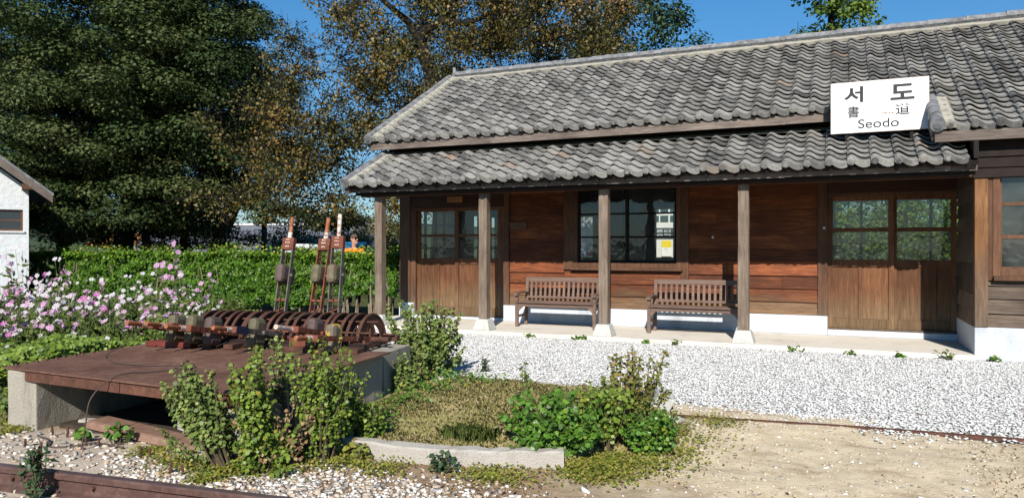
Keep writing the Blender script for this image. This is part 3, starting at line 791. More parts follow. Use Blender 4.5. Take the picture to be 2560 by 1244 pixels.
# ------------------------------------------------------------------ stones
OCT = np.array([(1, 0, 0), (0, 1, 0), (-1, 0, 0), (0, -1, 0), (0, 0, 1), (0, 0, -1)], float)
OF = np.array([(0, 1, 4), (1, 2, 4), (2, 3, 4), (3, 0, 4), (1, 0, 5), (2, 1, 5), (3, 2, 5), (0, 3, 5)])
CUB = np.array([(x, y, z) for z in (-1, 1) for x, y in ((-1, -1), (1, -1), (1, 1), (-1, 1))], float) * .72
CF = np.array([(0, 3, 2, 1), (4, 5, 6, 7), (0, 1, 5, 4), (1, 2, 6, 5), (2, 3, 7, 6), (3, 0, 4, 7)])
def stones(name, P, size, mat, base=OCT, faces=OF, flat=.6, smooth=False, tilt=.35):
    n = len(P); k = len(base)
    V = base[None] + rng.normal(scale=.24, size=(n, k, 3))
    V *= rng.uniform(.7, 1.3, size=(n, 1, 3)) * np.array([1.15, 1, flat])
    a = rng.uniform(0, 2 * np.pi, n); tx = rng.normal(scale=tilt, size=n); c, s = np.cos(a), np.sin(a); ct, stt = np.cos(tx), np.sin(tx)
    y = V[:, :, 1] * ct[:, None] - V[:, :, 2] * stt[:, None]; z = V[:, :, 1] * stt[:, None] + V[:, :, 2] * ct[:, None]
    x = V[:, :, 0] * c[:, None] - y * s[:, None]; y = V[:, :, 0] * s[:, None] + y * c[:, None]
    V = np.stack([x, y, z], -1) * np.asarray(size).reshape(-1, 1, 1) + P[:, None, :]
    Fc = (faces[None] + (np.arange(n) * k)[:, None, None]).reshape(-1, faces.shape[1])
    att = np.repeat(rng.random(n), len(faces))
    return np_mesh(name, V.reshape(-1, 3), mat, attr=att, faces=Fc, smooth=smooth)
def stone_mat(name, stops):
    t = NT(name); a = t.node('ShaderNodeAttribute', attribute_name='rnd')
    c = t.ramp(a.outputs['Fac'], stops)
    n = t.noise(t.coord(), 60, 3, .7)
    c = t.mix(t.maprange(n, .55, .75, 0, .3), c, (.35, .32, .28))
    return t.fin(c, .85, 0, .2)
M['gravel'] = stone_mat('white_gravel', [(0, (.13, .12, .11)), (.012, (.30, .18, .12)), (.03, (.32, .31, .30)), (.05, (.50, .49, .46)), (.35, (.62, .605, .58)), (1, (.71, .70, .68))])
M['ballast'] = stone_mat('track_ballast', [(0, (.2, .2, .2)), (.15, (.30, .28, .26)), (.28, (.40, .28, .19)), (.45, (.47, .40, .32)), (.7, (.56, .51, .45)), (1, (.74, .71, .67))])
def gravel_front(x):      # front edge of the white gravel bed
    x = np.asarray(x, float)
    y = np.interp(x, [-9, -5.2, -4.2, -3.9, -2.2, -1.6, -1.1, -.3, .8, 1.4, 3, 5], [9.2, 8.5, 8.0, 7.84, 7.88, 7.62, 7.62, 7.5, 7.42, 7.46, 7.3, 7.2])
    return y + (vnoise(x * 2.2, x * 0 + 1, 8) - .5) * .22 + (vnoise(x * 9, x * 0 + 2, 9) - .5) * .1
# bed sheet under the stones
xs2 = np.arange(-8.9, 6, .2); vs = []
for x in xs2: vs += [(x, float(gravel_front(x)) + .06, .006), (x, 12.36, .012)]
w = MB(); w.add(vs, [(i * 2, i * 2 + 2, i * 2 + 3, i * 2 + 1) for i in range(len(xs2) - 1)])
t = NT('gravel_bed'); o = w.build('gravel_bed', t.fin(t.ramp(t.noise(t.coord(), 40, 3, .7), [(.35, (.38, .37, .35)), (.65, (.56, .55, .53))]), .95, 0, .1)); o['kind'] = 'structure'
n = 92000
X = rng.uniform(-8.7, 4.2, n); Yf = gravel_front(X); Yy = Yf - .12 + (12.28 - Yf + .12) * rng.random(n) ** .96
spill = rng.random(n) < .035; Yy = np.where(spill, Yf - np.abs(rng.normal(scale=.22, size=n)), Yy)
keep = ~((X > 1.7) & (Yy > 12.3))
X, Yy = X[keep], Yy[keep]; n = len(X)
s = rng.uniform(.010, .021, n) * np.where(rng.random(n) < .04, 1.3, 1)
o = stones('gravel', np.stack([X, Yy, .012 + rng.uniform(-.004, .010, n)], -1), s, M['gravel'], flat=.36, tilt=.16); tag(o, 'bright white crushed gravel spread in front of the porch', 'gravel', kind='stuff')
# track ballast and stray stones
def inside_ballast(n):
    x = rng.uniform(-7.2, .5, n); yc = np.interp(x, [-7.2, -4.6, -3.5, -2.2, -1, .5], [3.75, 3.85, 3.9, 3.98, 4.0, 3.9]); y = yc + rng.normal(scale=.28, size=n)
    dens = np.interp(x, [-7.2, -4.9, -4.2, -2.6, -1.6, .5], [.10, .14, 1, .9, .45, .15])
    k = (rng.random(n) < dens) & (y > 3.36) & (y < 4.7)
    return x[k], y[k]
bx, by = inside_ballast(12000); fx_ = rng.uniform(-7, -.5, 1100); fy_ = rng.uniform(2.2, 3.2, 1100)
bx = np.concatenate([bx, fx_]); by = np.concatenate([by, fy_]); n = len(bx)
o = stones('ballast', np.stack([bx, by, gz(bx, by) + .006], -1), rng.uniform(.006, .018, n) * np.where(rng.random(n) < .07, 1.7, 1), M['ballast'], CUB, CF, .62); tag(o, 'coarse pale track ballast along the rail', 'ballast', kind='stuff')
n = 9000; X = rng.uniform(-3.2, 5, n); Yy = rng.uniform(2.6, 7.5, n); k = ~((X < -1.2) & (Yy > 4.55)); X, Yy = X[k], Yy[k]; n = len(X)
Xm = rng.uniform(-1.2, 4, 420); Ym = rng.uniform(2.8, 7.4, 420); o = stones('pebbles', np.stack([Xm, Ym, gz(Xm, Ym) + .001], -1), rng.uniform(.010, .024, 420), M['ballast'], OCT, OF, .32, tilt=.12); tag(o, 'larger flat pebbles lying about on the sandy yard', 'pebbles', kind='stuff')
o = stones('loose_stones', np.stack([X, Yy, gz(X, Yy) + .002], -1), rng.uniform(.003, .013, n) * np.where(rng.random(n) < .03, 2.6, 1), stone_mat('loose_stone', [(0, (.18, .15, .12)), (.3, (.36, .29, .21)), (.7, (.52, .44, .34)), (1, (.72, .68, .62))]), OCT, OF, .45); tag(o, 'scattered small stones on the sandy yard', 'stones', kind='stuff')

# ------------------------------------------------------------------ planter
def sweep(mb, pts, wd, z0, z1, jit=.008, seed=1):
    r = random.Random(seed); P = [Vector((x, y, 0)) for x, y in pts]; vs = []
    for i, p in enumerate(P):
        d = (P[min(i + 1, len(P) - 1)] - P[max(i - 1, 0)]).normalized(); nrm = Vector((-d.y, d.x, 0))
        for o_, z in ((0, z0), (0, z1 - .015), (.015, z1), (wd - .015, z1), (wd, z1 - .015), (wd, z0)):
            q = p + nrm * (o_ + r.uniform(-jit, jit) * .5); vs.append((q.x, q.y, z + (r.uniform(-jit, jit) if z > 0 else 0)))
    n = len(P)
    fs = [(i * 6 + k, i * 6 + 6 + k, i * 6 + 6 + (k + 1) % 6, i * 6 + (k + 1) % 6) for i in range(n - 1) for k in range(6)]
    return mb.add(vs, fs + [(0, 1, 2, 3, 4, 5), tuple((n - 1) * 6 + k for k in (5, 4, 3, 2, 1, 0))])
def resample(pts, n):
    p = np.array(pts, float); d = np.concatenate([[0], np.cumsum(np.linalg.norm(np.diff(p, axis=0), axis=1))]); t = np.linspace(0, d[-1], n)
    return list(zip(np.interp(t, d, p[:, 0]), np.interp(t, d, p[:, 1])))
w = MB(); sweep(w, resample([(-4.1, 4.74), (-3.6, 4.70), (-3.1, 4.71), (-2.68, 4.76), (-2.25, 4.88), (-1.83, 5.06)], 26), .12, -.1, .125, .009)
tag(w.build('curb', M['curb'], org=(-2.9, 4.75, 0)), 'curved rough concrete kerb along the front of the grassy planter', 'kerb')
w = MB(); sweep(w, resample([(-4.4, 7.66), (-3.9, 7.75), (-3.0, 7.80), (-2.3, 7.80), (-1.95, 7.68), (-1.68, 7.45)], 26), .11, -.1, .07, .007, 2)
tag(w.build('curb', M['curb'], org=(-3, 7.75, 0)), 'low thin concrete kerb between planter grass and white gravel', 'kerb')
w = MB(); w.obox((-1.62, 7.32, .09), (.17, .30, .2), Matrix.Rotation(R(28), 3, 'Y') @ Matrix.Rotation(R(20), 3, 'Z'))
tag(w.build('kerb_stone', M['stone'], bevel=.015, org=(-1.62, 7.32, 0)), 'tilted grey broken kerb stone at the gravel edge behind the tall shrub', 'stone')
def rock(x, y, s, label, mat='curb', flat=.7):
    V = np.random.default_rng(int(abs(x * 1000))).normal(size=(14, 3)); V = unit(V)
    import bmesh
    bm = bmesh.new(); [bm.verts.new((v[0] * s, v[1] * s * .85, v[2] * s * flat)) for v in V]; bmesh.ops.convex_hull(bm, input=bm.verts)
    me = bpy.data.meshes.new('rock'); bm.to_mesh(me); bm.free(); me.materials.append(M[mat])
    o = link('rock', me, None, (x, y, s * flat * .5)); b = o.modifiers.new('bevel', 'BEVEL'); b.width = s * .12; b.segments = 2
    return tag(o, label, 'rock')
rock(-1.35, 6.72, .085, 'pale knobbly rock beside the tall yellowish shrub on the sand')
rock(-3.02, 4.92, .05, 'round pale stone lying behind the front kerb, left of its neighbours')
rock(-2.88, 4.95, .062, 'largest pale stone behind the front kerb beside the grass tuft')
rock(-3.15, 4.86, .045, 'small grey stone resting on the back of the front kerb', 'stone')
rock(.62, 4.75, .06, 'flat dark grey stone half buried in the sandy yard', 'stone', .3)
# planter soil
px = np.arange(-4.2, -1.05, .05); py = np.arange(4.7, 7.9, .05)
PX, PY = np.meshgrid(px, py, indexing='ij')
def plant_h(x, y):
    f0 = np.interp(x, [-4.2, -3.6, -2.68, -1.83, -1.3, -1.05], [4.76, 4.74, 4.80, 5.10, 5.75, 6.4]); f1 = np.interp(x, [-4.2, -2.3, -1.7, -1.05], [7.72, 7.84, 7.5, 6.8])
    e = np.clip(np.minimum(y - f0, f1 - y) / (.05 + .5 * np.clip((x + 1.95) / .4, 0, 1)), -1, 1); side = np.clip((-1.1 - x) / .9, 0, 1) * np.clip(e * np.where(x > -1.9, 1.1, 3), 0, 1)
    z = -.01 + (.085 + .03 * np.sin((y - 4.7) / 3.1 * np.pi)) * side + (vnoise(x * 5, y * 5, 12) - .5) * .03 + (vnoise(x * 18, y * 18, 13) - .5) * .012
    return np.where(e > 0, z, -.08)
def lawn_mat():
    t = NT('dry_lawn'); v = t.coord(); n1 = t.noise(v, 1.3, 5, .65); n2 = t.noise(v, 16, 5, .75)
    c = t.ramp(t.math('ADD', t.math('MULTIPLY', n1, .6), t.math('MULTIPLY', n2, .4)), [(.32, (.16, .155, .045)), (.46, (.28, .245, .09)), (.58, (.42, .335, .18)), (.72, (.54, .44, .29))])
    t.bump(n2, .9, .02)
    return t.fin(c, .95, 0, .1)
idx = np.arange(PX.size).reshape(PX.shape)
F = np.stack([idx[:-1, :-1], idx[1:, :-1], idx[1:, 1:], idx[:-1, 1:]], -1).reshape(-1, 4)
o = np_mesh('lawn', np.stack([PX, PY, plant_h(PX, PY)], -1).reshape(-1, 3), lawn_mat(), faces=F, smooth=True); o['kind'] = 'structure'

# ------------------------------------------------------------------ rails and trackside iron
def rail(y, x0, x1, tilt=0):
    prof = [(-.065, 0), (.065, 0), (.065, .011), (.014, .028), (.009, .05), (.009, .098), (.034, .112), (.034, .142), (.026, .15), (-.026, .15), (-.034, .142), (-.034, .112), (-.009, .098), (-.009, .05), (-.014, .028), (-.065, .011)]
    w = MB(); n = len(prof); f = lambda a, b, d: (d, y(d) + a, b + .0)
    w.prism(prof, f, x0, x1)
    w2 = MB()
    return w
RY = lambda x: 3.15 + (x + 5.15) * .11
e = empty('rail', (-4.5, 3.2, 0), 'rusty brown railway rail with worn shiny head running across the foreground', 'rail')
for a, b in ((-9.5, -4.66), (-4.652, 1.5)):
    rail(RY, a, b).build('rail_length', M['rail'], e)
    w = MB(); w.hexa([(a, RY(a) - .024, .1502), (b, RY(b) - .024, .1502), (b, RY(b) + .024, .1502), (a, RY(a) + .024, .1502), (a, RY(a) - .024, .153), (b, RY(b) - .024, .153), (b, RY(b) + .024, .153), (a, RY(a) + .024, .153)]); w.build('worn_head', M['railtop'], e)
w = MB()
for x in (-5.02, -4.34): w.tube([(x, RY(x) - .012, .075), (x, RY(x) - .03, .075)], .013, 8)
w.build('bolt', M['rust'], e)
w = MB(); w.bar((-1.45, 7.02, .012), (.2, 7.22, .014), .05, .03); w.bar((.2, 7.22, .014), (2.8, 7.40, .010), .05, .03)
tag(w.build('buried_rail', M['rust'], org=(.5, 7.2, 0)), 'thin rusty rail head sunk flush in sand beside the white gravel', 'rail')
pegs = [(-5.97, 3.84), (-6.1, 4.16), (-5.98, 4.2), (-5.55, 4.06), (-5.45, 4.09), (-5.6, 3.72), (-4.86, 4.0), (-4.74, 3.98), (-4.12, 4.02), (-4.0, 4.02), (-4.25, 3.74), (-4.13, 3.74)]
peg0 = None
for i, (x, y) in enumerate(pegs):
    h = .06 + .03 * ((i * 7) % 4) / 3
    if peg0 is None:
        w = MB(); w.tube([(0, 0, -.05), (.002, 0, .05), (0, 0, .085)], [.010, .010, .009], 8); w.tube([(0, 0, .083), (0, 0, .09)], [.011, .009], 8)
        peg0 = w.build('iron_peg', M['rust'], local=True); o = peg0
        tag(o, 'short rusty iron peg sticking up from the trackside grit', 'peg', 'iron pegs beside the rail')
    else: o = peg0.copy(); col.objects.link(o)
    o.location = (x, y, float(gz(np.array([x]), np.array([y]))[0]) - .01); o.rotation_euler = (rnd.uniform(-.1, .1), rnd.uniform(-.1, .1), rnd.uniform(0, 6)); o.scale = (1, 1, h / .075)

# ------------------------------------------------------------------ lever pit: concrete walls and rusty checker plate deck
pit = empty('lever_platform', (-5.5, 4.2, 0), 'rusty checker plate deck on rough concrete walls carrying the lever frame', 'platform')
ZD = .54
TL, TR, BR, BL = (-6.84, 4.20), (-3.88, 4.09), (-4.19, 6.40), (-7.05, 5.90)
lerp = lambda a, b, t: (a[0] + (b[0] - a[0]) * t, a[1] + (b[1] - a[1]) * t)
def plate_mat():
    t = NT('rusty_checker_plate'); v = t.coord()
    n = t.noise(v, 1.8, 6, .65); n2 = t.noise(v, 14, 5, .7)
    c = t.ramp(t.math('ADD', t.math('MULTIPLY', n, .6), t.math('MULTIPLY', n2, .4)), [(.32, (.075, .036, .024)), (.5, (.135, .068, .046)), (.68, (.21, .12, .085))])
    a = t.mapping(v, (26, 26, 26)); w1 = t.node('ShaderNodeTexWave', wave_type='BANDS', bands_direction='DIAGONAL'); t.set(w1.inputs[0], a); t.set(w1.inputs[1], 1.0)
    ch = t.node('ShaderNodeTexChecker'); t.set(ch.inputs[0], v); t.set(ch.inputs['Scale'], 34.0)
    t.bump(t.math('ADD', t.math('MULTIPLY', ch.outputs['Fac'], .5), n2), .35, .006)
    return t.fin(c, .75, 0, .2)
w = MB()
def quadbox(mb, pts, z0, z1): mb.hexa([(*p, z0) for p in pts] + [(*p, z1) for p in pts])
s1, s2 = lerp(TL, TR, .497), lerp(BL, BR, .497); s3, s4 = lerp(TL, TR, .5), lerp(BL, BR, .5)
quadbox(w, (TL, s1, s2, BL), ZD - .012, ZD); quadbox(w, (s3, TR, BR, s4), ZD - .012, ZD + .003)
w.build('deck_plate', plate_mat(), pit)
w = MB()
f0, f1 = lerp(TL, TR, .10), TR
for a, b, o_ in ((lerp(TL, TR, .10), lerp(TL, TR, .52), 0), (lerp(TL, TR, .522), TR, .004)): quadbox(w, ((a[0], a[1] + .02 + o_), (b[0], b[1] + .02 + o_), (b[0], b[1] + .035 + o_), (a[0], a[1] + .035 + o_)), ZD - .105, ZD - .0125); quadbox(w, ((a[0], a[1] + .036 + o_), (b[0], b[1] + .036 + o_), (b[0], b[1] + .1 + o_), (a[0], a[1] + .1 + o_)), ZD - .105, ZD - .095)
w.build('edge_beam', M['rust'], pit)
def rough_wall(mb, a, b, th, z0, z1, seed=0, n=10):
    r = random.Random(seed); a, b = Vector((*a, 0)), Vector((*b, 0)); d = (b - a); nm = Vector((-d.y, d.x, 0)).normalized() * th; vs = []
    for i in range(n + 1):
        p = a + d * (i / n)
        for q, z in ((p, z0), (p, (z0 + z1) / 2), (p, z1), (p + nm, z1), (p + nm, (z0 + z1) / 2), (p + nm, z0)): vs.append((q.x + r.uniform(-.009, .009), q.y + r.uniform(-.009, .009), z + (r.uniform(-.006, .004) if z == z1 else 0)))
    fs = [(i * 6 + k, i * 6 + (k + 1) % 6, i * 6 + 6 + (k + 1) % 6, i * 6 + 6 + k) for i in range(n) for k in range(6)]
    mb.add(vs, fs + [(5, 4, 3, 2, 1, 0), tuple(n * 6 + k for k in range(6))])
w = MB(); rough_wall(w, (-6.44, 4.24), (-6.66, 5.95), .33, -.15, ZD - .016, 1); w.build('side_wall', M['conc'], pit, bevel=.012)
w = MB(); rough_wall(w, (-3.98, 4.18), (-4.27, 6.38), .25, -.15, ZD - .016, 2); w.build('side_wall', M['conc'], pit, bevel=.012)
w = MB(); rough_wall(w, (-4.45, 7.2), (-7.08, 6.76), .74, -.15, ZD - .03, 3); w.build('rear_wall', M['conc'], pit)
w = MB(); rough_wall(w, (-6.62, 5.93), (-4.4, 6.28), .1, -.15, ZD - .1, 4); w.build('inner_wall', M['conc'], pit)
for k in range(9):
    w = MB(); t = .06 + .1 * k; p = lerp(lerp(TL, BL, .02 + t * .6), lerp(TR, BR, .02 + t * .6), .012 if k % 2 else .02); w.tube([(p[0], p[1], ZD), (p[0], p[1], ZD + .02)], [.018, .012], 6); w.build('bolt', M['rust'], pit)

# ------------------------------------------------------------------ lever frame: ten units on one base
NU = 10
UX = [-6.57, -6.35, -6.13, -5.83, -5.62, -5.98, -5.40, -5.16, -4.97, -4.76]
ux = lambda i: UX[i]
uy = lambda i: 6.45 + (UX[i] + 6.6) * .18
PZ = .605
lf = empty('lever_frame_base', (-5.665, 6.62, ZD), 'long rusty base frame under the row of point levers', 'machine base')
lf.rotation_euler = (0, 0, R(9.5))                       # the whole machine stands slightly askew on its bed
xa, xb = -6.85, -4.52
for y in (6.20, 7.0):
    w = MB(); w.box(xa, xb, y - .05, y + .05, ZD + .0045, ZD + .07); w.build('base_rail', M['rust'], lf, bevel=.006)
for i in range(NU + 1):
    w = MB(); x = -6.78 + i * .218; w.box(x - .02, x + .02, 6.25, 6.95, ZD + .0045, ZD + .06); w.build('cross_bar', M['rust'], lf)
w = MB(); w.box(-6.98, -6.42, 5.90, 6.05, ZD + .0045, ZD + .06); w.build('red_plate', M['redpaint'], lf, bevel=.005)
for x0, x1, y0, y1, h in ((-6.28, -6.17, 5.9, 6.1, .055), (-6.02, -5.91, 5.9, 6.1, .055), (-5.45, -4.5, 5.92, 6.08, .05), (-6.85, -4.5, 6.08, 6.14, .075)):
    w = MB(); w.box(x0, x1, y0, y1, ZD + .0045, ZD + h); w.build('rest_plate', M['rust' if h < .07 else 'dark'], lf, bevel=.005)
w = MB(); w.box(-5.28, -5.0, 5.95, 6.06, ZD + .05, ZD + .14); w.build('rest_block', M['rustred'], lf, bevel=.006)
for x in (-4.72, -4.56):
    for y in (6.2, 6.6):
        w = MB(); w.tube([(x, y, ZD + .07), (x, y, ZD + .105)], [.022, .016], 6); w.build('bolt', M['rust'], lf)
w = MB(); w.tube([(xa + .1, 6.62, PZ), (xb + .05, 6.62, PZ)], .028, 10); w.build('axle', M['rust'], lf)
for y, z in ((6.32, PZ + .1), (6.92, PZ + .02), (6.5, PZ + .2)):
    w = MB(); w.tube([(xa + .12, y, z), (xb - .02, y, z)], .011, 6); w.build('tie_rod', M['rust'], lf)
for i in range(NU):
    w = MB(); x = ux(i); w.tube([(x + .02, 6.38, PZ + .16), (x + .03, 6.15, PZ), (x + .03, 5.9, ZD + .03)], .0045, 5); w.build('pull_wire', M['wire'], lf)
def half_ring(mb, x0, x1, r0, r1, a0=0, a1=180, n=22):
    vs = []
    for i in range(n + 1):
        a = R(a0 + (a1 - a0) * i / n); c, s = math.cos(a), math.sin(a)
        vs += [(x0, -r0 * c, r0 * s), (x0, -r1 * c, r1 * s), (x1, -r1 * c, r1 * s), (x1, -r0 * c, r0 * s)]
    fs = [(i * 4 + k, i * 4 + (k + 1) % 4, i * 4 + 4 + (k + 1) % 4, i * 4 + 4 + k) for i in range(n) for k in range(4)]
    mb.add(vs, fs + [(3, 2, 1, 0), (n * 4, n * 4 + 1, n * 4 + 2, n * 4 + 3)])
def arc_plate(parent, off, sgn):
    w = MB(); x = off
    a0, a1 = 18, 186
    half_ring(w, x - .018, x + .018, .345, .368, a0, a1); half_ring(w, x - .007, x + .007, .24, .346, a0, a1)
    w.box(x - .012, x + .012, -.33, .345, -.03, .03); w.box(x - .0095, x + .0095, -.045, .035, .03, .22)
    w.box(x - .024, x + .024, -.375, -.305, .085, .125); w.box(x - .024, x + .024, -.39, -.32, .01, .05); w.box(x - .02, x + .02, .33, .40, -.03, .09)
    w.tube([(x - .02, 0, 0), (x + .02, 0, 0)], .06, 14)
    w.tube([(x - .018, .2, -.02), (x + .018, .2, -.02)], .03, 10)
    w.v = [(a, b * .95, c * .93 - .06) for a, b, c in w.v]
    return w.build('arc_plate', M['rust'], parent, local=True, bevel=.003)
def lever_unit(i, ang, iron, weight, handle, label, lever=True):
    u = empty('point_lever' if lever else 'lever_arc', (0, 0, 0), label, 'lever' if lever else 'arc frame', 'point levers of the lever frame' if lever else None)
    arc_plate(u, -.066, -1); arc_plate(u, .066, 1)
    if lever:
        m = Matrix.Rotation(ang, 3, 'X')
        T = lambda q: tuple(m @ Vector(q))
        def tb(mb): mb.v = [T(v) for v in mb.v]; return mb
        for sgn in (-1, 1):
            w = MB(); xi = lambda s: .052 if s < .45 else (.062 if s < .85 else .04)
            n = 12
            for k in range(n):
                a, b = -.02 + 1.03 * k / n, -.02 + 1.03 * (k + 1) / n
                xa_, xb_ = sgn * (.036 + .03 * min(1, max(0, (.7 - a) / .4)) * 0 + .03), sgn * .066
                w.box(min(sgn * .0601, sgn * .0721), max(sgn * .0601, sgn * .0721), -.027, .027, a, b)
            for s in (.3, .45, .58, .84, .93): w.tube([(sgn * .071, 0, s), (sgn * .0755, 0, s)], .009, 6)
            w.tube([(sgn * .072, 0, .70), (sgn * .1, 0, .70)], .021, 6)
            tb(w).build('side_bar', M[iron], u, local=True)
        w = MB(); w.box(-.0595, .0595, -.02, .02, .40, .425); tb(w).build('spacer', M['rustred'], u, local=True)
        w = MB(); w.tube([(-.059, 0, .28), (.059, 0, .33)], .011, 6); tb(w).build('spacer', M['rustred'], u, local=True)
        w = MB(); w.tube([(.0, -.035, .1), (.0, -.04, .5), (0, -.03, .98)], .006, 6); tb(w).build('latch_rod', M['rust'], u, local=True)
        w = MB(); w.box(-.058, .058, -.15, .15, .595, .815)
        tb(w).build('counterweight', M[weight], u, local=True, bevel=.05)
        w = MB(); w.box(-.075, .075, -.032, .032, 1.0, 1.14)
        col_ = tb(w).build('collar', M['rustred'], u, local=True, bevel=.008)
        w = MB(); r = random.Random(i)
        for (zz, ww, hh) in ((1.12, .05, .016), (1.085, .06, .016), (1.04, .05, .014)):
            for k in range(3): w.box(-ww / 2 + k * ww / 3, -ww / 2 + k * ww / 3 + ww / 3 * r.uniform(.5, .85), -.0342, -.0322, zz - hh / 2, zz + hh * r.uniform(0, .5))
        tb(w).build('paint_mark', plain('flaked_white_paint', (.55, .47, .38), .8) if 'flaked_white_paint' not in bpy.data.materials else bpy.data.materials['flaked_white_paint'], col_, local=True)
        w = MB(); hl = 1.39 if ang < 0 else 1.40; w.tube([(0, 0, 1.14), (0, 0, 1.16), (0, 0, hl - .03), (0, 0, hl)], [.026, .021, .024, .022], 12)
        if 'lower half' in label or handle == 'handle':
            pass
        tb(w).build('handle', M[handle], u, local=True)
        if handle != 'handlewhite':
            w = MB(); w.tube([(0, 0, 1.141), (0, 0, 1.21)], [.0265, .0245], 12); tb(w).build('white_band', M['handlewhite'], u, local=True)
    u.location = (ux(i), uy(i), PZ); u.rotation_euler = (0, 0, R(8)); ORG[u.name] = Vector(u.location)
    return u
UP = R(-16); DN = lambda d: R(90 - d)
lever_unit(0, DN(11), 'rustred', 'weight', 'handle', 'leftmost lowered lever with orange handle reaching out over the flower bed')
lever_unit(1, DN(11), 'rustred', 'weight', 'handle', 'lowered lever with orange handle and mossy weight, next to the leftmost one')
lever_unit(2, DN(10), 'rustred', 'weightred', 'handle', 'lowered lever with brown weight beside two mossy weighted levers')
lever_unit(3, R(-13), 'greyiron', 'weightred', 'handle', 'upright grey lever standing alone left of the other two upright levers')
lever_unit(4, DN(10), 'greyiron', 'weight', 'handle', 'lowered grey lever with orange and white handle and dull blue patch')
lever_unit(5, 0, 'rust', 'weight', 'handle', 'pair of rusty half wheel arcs without a lever, left of the lone upright lever', False)
lever_unit(6, R(-15), 'rustred', 'weight', 'handle', 'upright red rusted lever, middle of the three raised levers')
lever_unit(7, R(-7.5), 'greyiron', 'weight', 'handlewhite', 'upright grey green lever with white flaked handle nearest the porch')
lever_unit(8, DN(11), 'rustred', 'weightred', 'handlewhite', 'lowered red lever with white handle and brown weight')
lever_unit(9, DN(7), 'rustred', 'weightyellow', 'handle', 'lowered red lever with yellow flaked weight at the right end')
# dull blue patch on the fifth lever's collar
u4 = [o for o in col.objects if o.name.startswith('point_lever') and 'blue patch' in o.get('label', '')][0]
m = Matrix.Rotation(DN(10), 3, 'X'); w = MB(); w.box(.0756, .0775, -.04, .04, .96, 1.15); w.v = [tuple(m @ Vector(v)) for v in w.v]; w.build('paint_patch', plain('dull_blue_paint', (.022, .028, .06), .6, vary=.4), u4, local=True)

# ------------------------------------------------------------------ odds and ends: wires, plates, slabs
def wire(pts, rad, label, name='wire'):
    P = [Vector(p) for p in pts]; out = []
    for i in range(len(P) - 1):
        p0, p1, p2, p3 = P[max(i - 1, 0)], P[i], P[i + 1], P[min(i + 2, len(P) - 1)]
        for k in range(6):
            t = k / 6; out.append(.5 * ((2 * p1) + (-p0 + p2) * t + (2 * p0 - 5 * p1 + 4 * p2 - p3) * t * t + (-p0 + 3 * p1 - 3 * p2 + p3) * t ** 3))
    out.append(P[-1])
    w = MB(); w.tube(out, rad, 6); return tag(w.build(name, M['wire'], org=tuple(P[0]), smooth=True), label, 'wire')
wire([(-6.6, 5.35, .82), (-6.62, 5.3, .65), (-6.55, 5.0, .555), (-6.1, 4.75, .55), (-5.7, 4.75, .55), (-5.3, 4.9, .55)], .005, 'thin dark wire looping over the rusty deck from the leftmost lever')
wire([(-5.2, 4.85, .55), (-5.35, 4.5, .55), (-5.4, 4.22, .56), (-5.43, 4.02, .42), (-5.45, 3.98, .2), (-5.46, 3.95, .0)], .006, 'stiff wire bent over the front edge of the deck down to the ground')
wire([(-6.2, 4.1, .01), (-5.95, 4.02, .03), (-5.75, 3.9, .02), (-5.6, 3.98, .02), (-5.5, 4.1, .03), (-5.2, 4.12, .02)], .008, 'rusty coil of thick wire lying on the grit beside the pegs')
wire([(-4.28, 3.75, .02), (-3.95, 3.86, .03), (-3.7, 4.05, .04), (-3.6, 4.25, .03)], .007, 'bent rusty rod lying across the ballast')
wire([(-5.6, 5.9, .6), (-5.35, 6.3, .85), (-4.9, 6.75, 1.0)], .004, 'thin loose wire strung over the half wheels')
w = MB(); w.prism([(0, -.0), (1.45, -.18), (1.45, -.36), (.7, -.27), (.0, -.20)], lambda a, b, d: (-6.02 + a, 4.62 + b, .075 + d - .02 * a), 0, .02)
w.prism([(0, -.205), (.7, -.275), (1.45, -.365), (1.45, -.375), (.7, -.29), (0, -.22)], lambda a, b, d: (-6.02 + a, 4.62 + b, .03 + d - .02 * a), 0, .06)
tag(w.build('curved_iron_plate', rust('pale_rusty_plate', (.15, .085, .06), (.24, .14, .10), (.32, .2, .15)), org=(-5.3, 4.4, 0), bevel=.004), 'long curved rusty iron plate lying in front of the pit opening', 'iron plate')
w = MB(); w.box(-6.4, -4.0, 4.42, 5.9, -.05, .035); o = w.build('pit_floor', plain('dark_pit_soil', (.05, .035, .025), .95, vary=.5), org=(-5.2, 5, 0)); o['kind'] = 'structure'  # dark sheet added over the ground, the deck's shade put into its colour
def slab(x, y, z, sx_, sy_, sz_, rz, ry, label, mat='curb', holes=False):
    m = Matrix.Rotation(rz, 3, 'Z') @ Matrix.Rotation(ry, 3, 'Y'); w = MB()
    if not holes: w.obox((x, y, z), (sx_, sy_, sz_), m)
    else:
        w.obox(Vector((x, y, z)) + m @ Vector((0, 0, sz_ * .36)), (sx_, sy_, sz_ * .28), m); w.obox(Vector((x, y, z)) - m @ Vector((0, 0, sz_ * .36)), (sx_, sy_, sz_ * .28), m)
        for k in range(4): w.obox(Vector((x, y, z)) + m @ Vector((-sx_ / 2 + sx_ * (.06 + .2933 * k), 0, 0)), (sx_ * .12, sy_, sz_ * .439), m)
    return tag(w.build('concrete_slab', M[mat], bevel=.008, org=(x, y, 0)), label, 'slab')
slab(-4.95, 4.72, .07, .42, .28, .06, R(-12), R(3), 'hollow pale slab with row of holes inside the pit opening', 'curb', True)
slab(-4.55, 4.40, .04, .45, .26, .05, R(-18), R(-4), 'flat pinkish broken slab beside the shrub at the pit mouth')
slab(-6.2, 4.58, .03, .18, .1, .05, R(20), R(3), 'small pale brick at the foot of the left concrete wall')
slab(-5.4, 5.0, .03, 1.2, .16, .05, R(-25), R(2), 'dark old plank lying deep inside the pit', 'post')
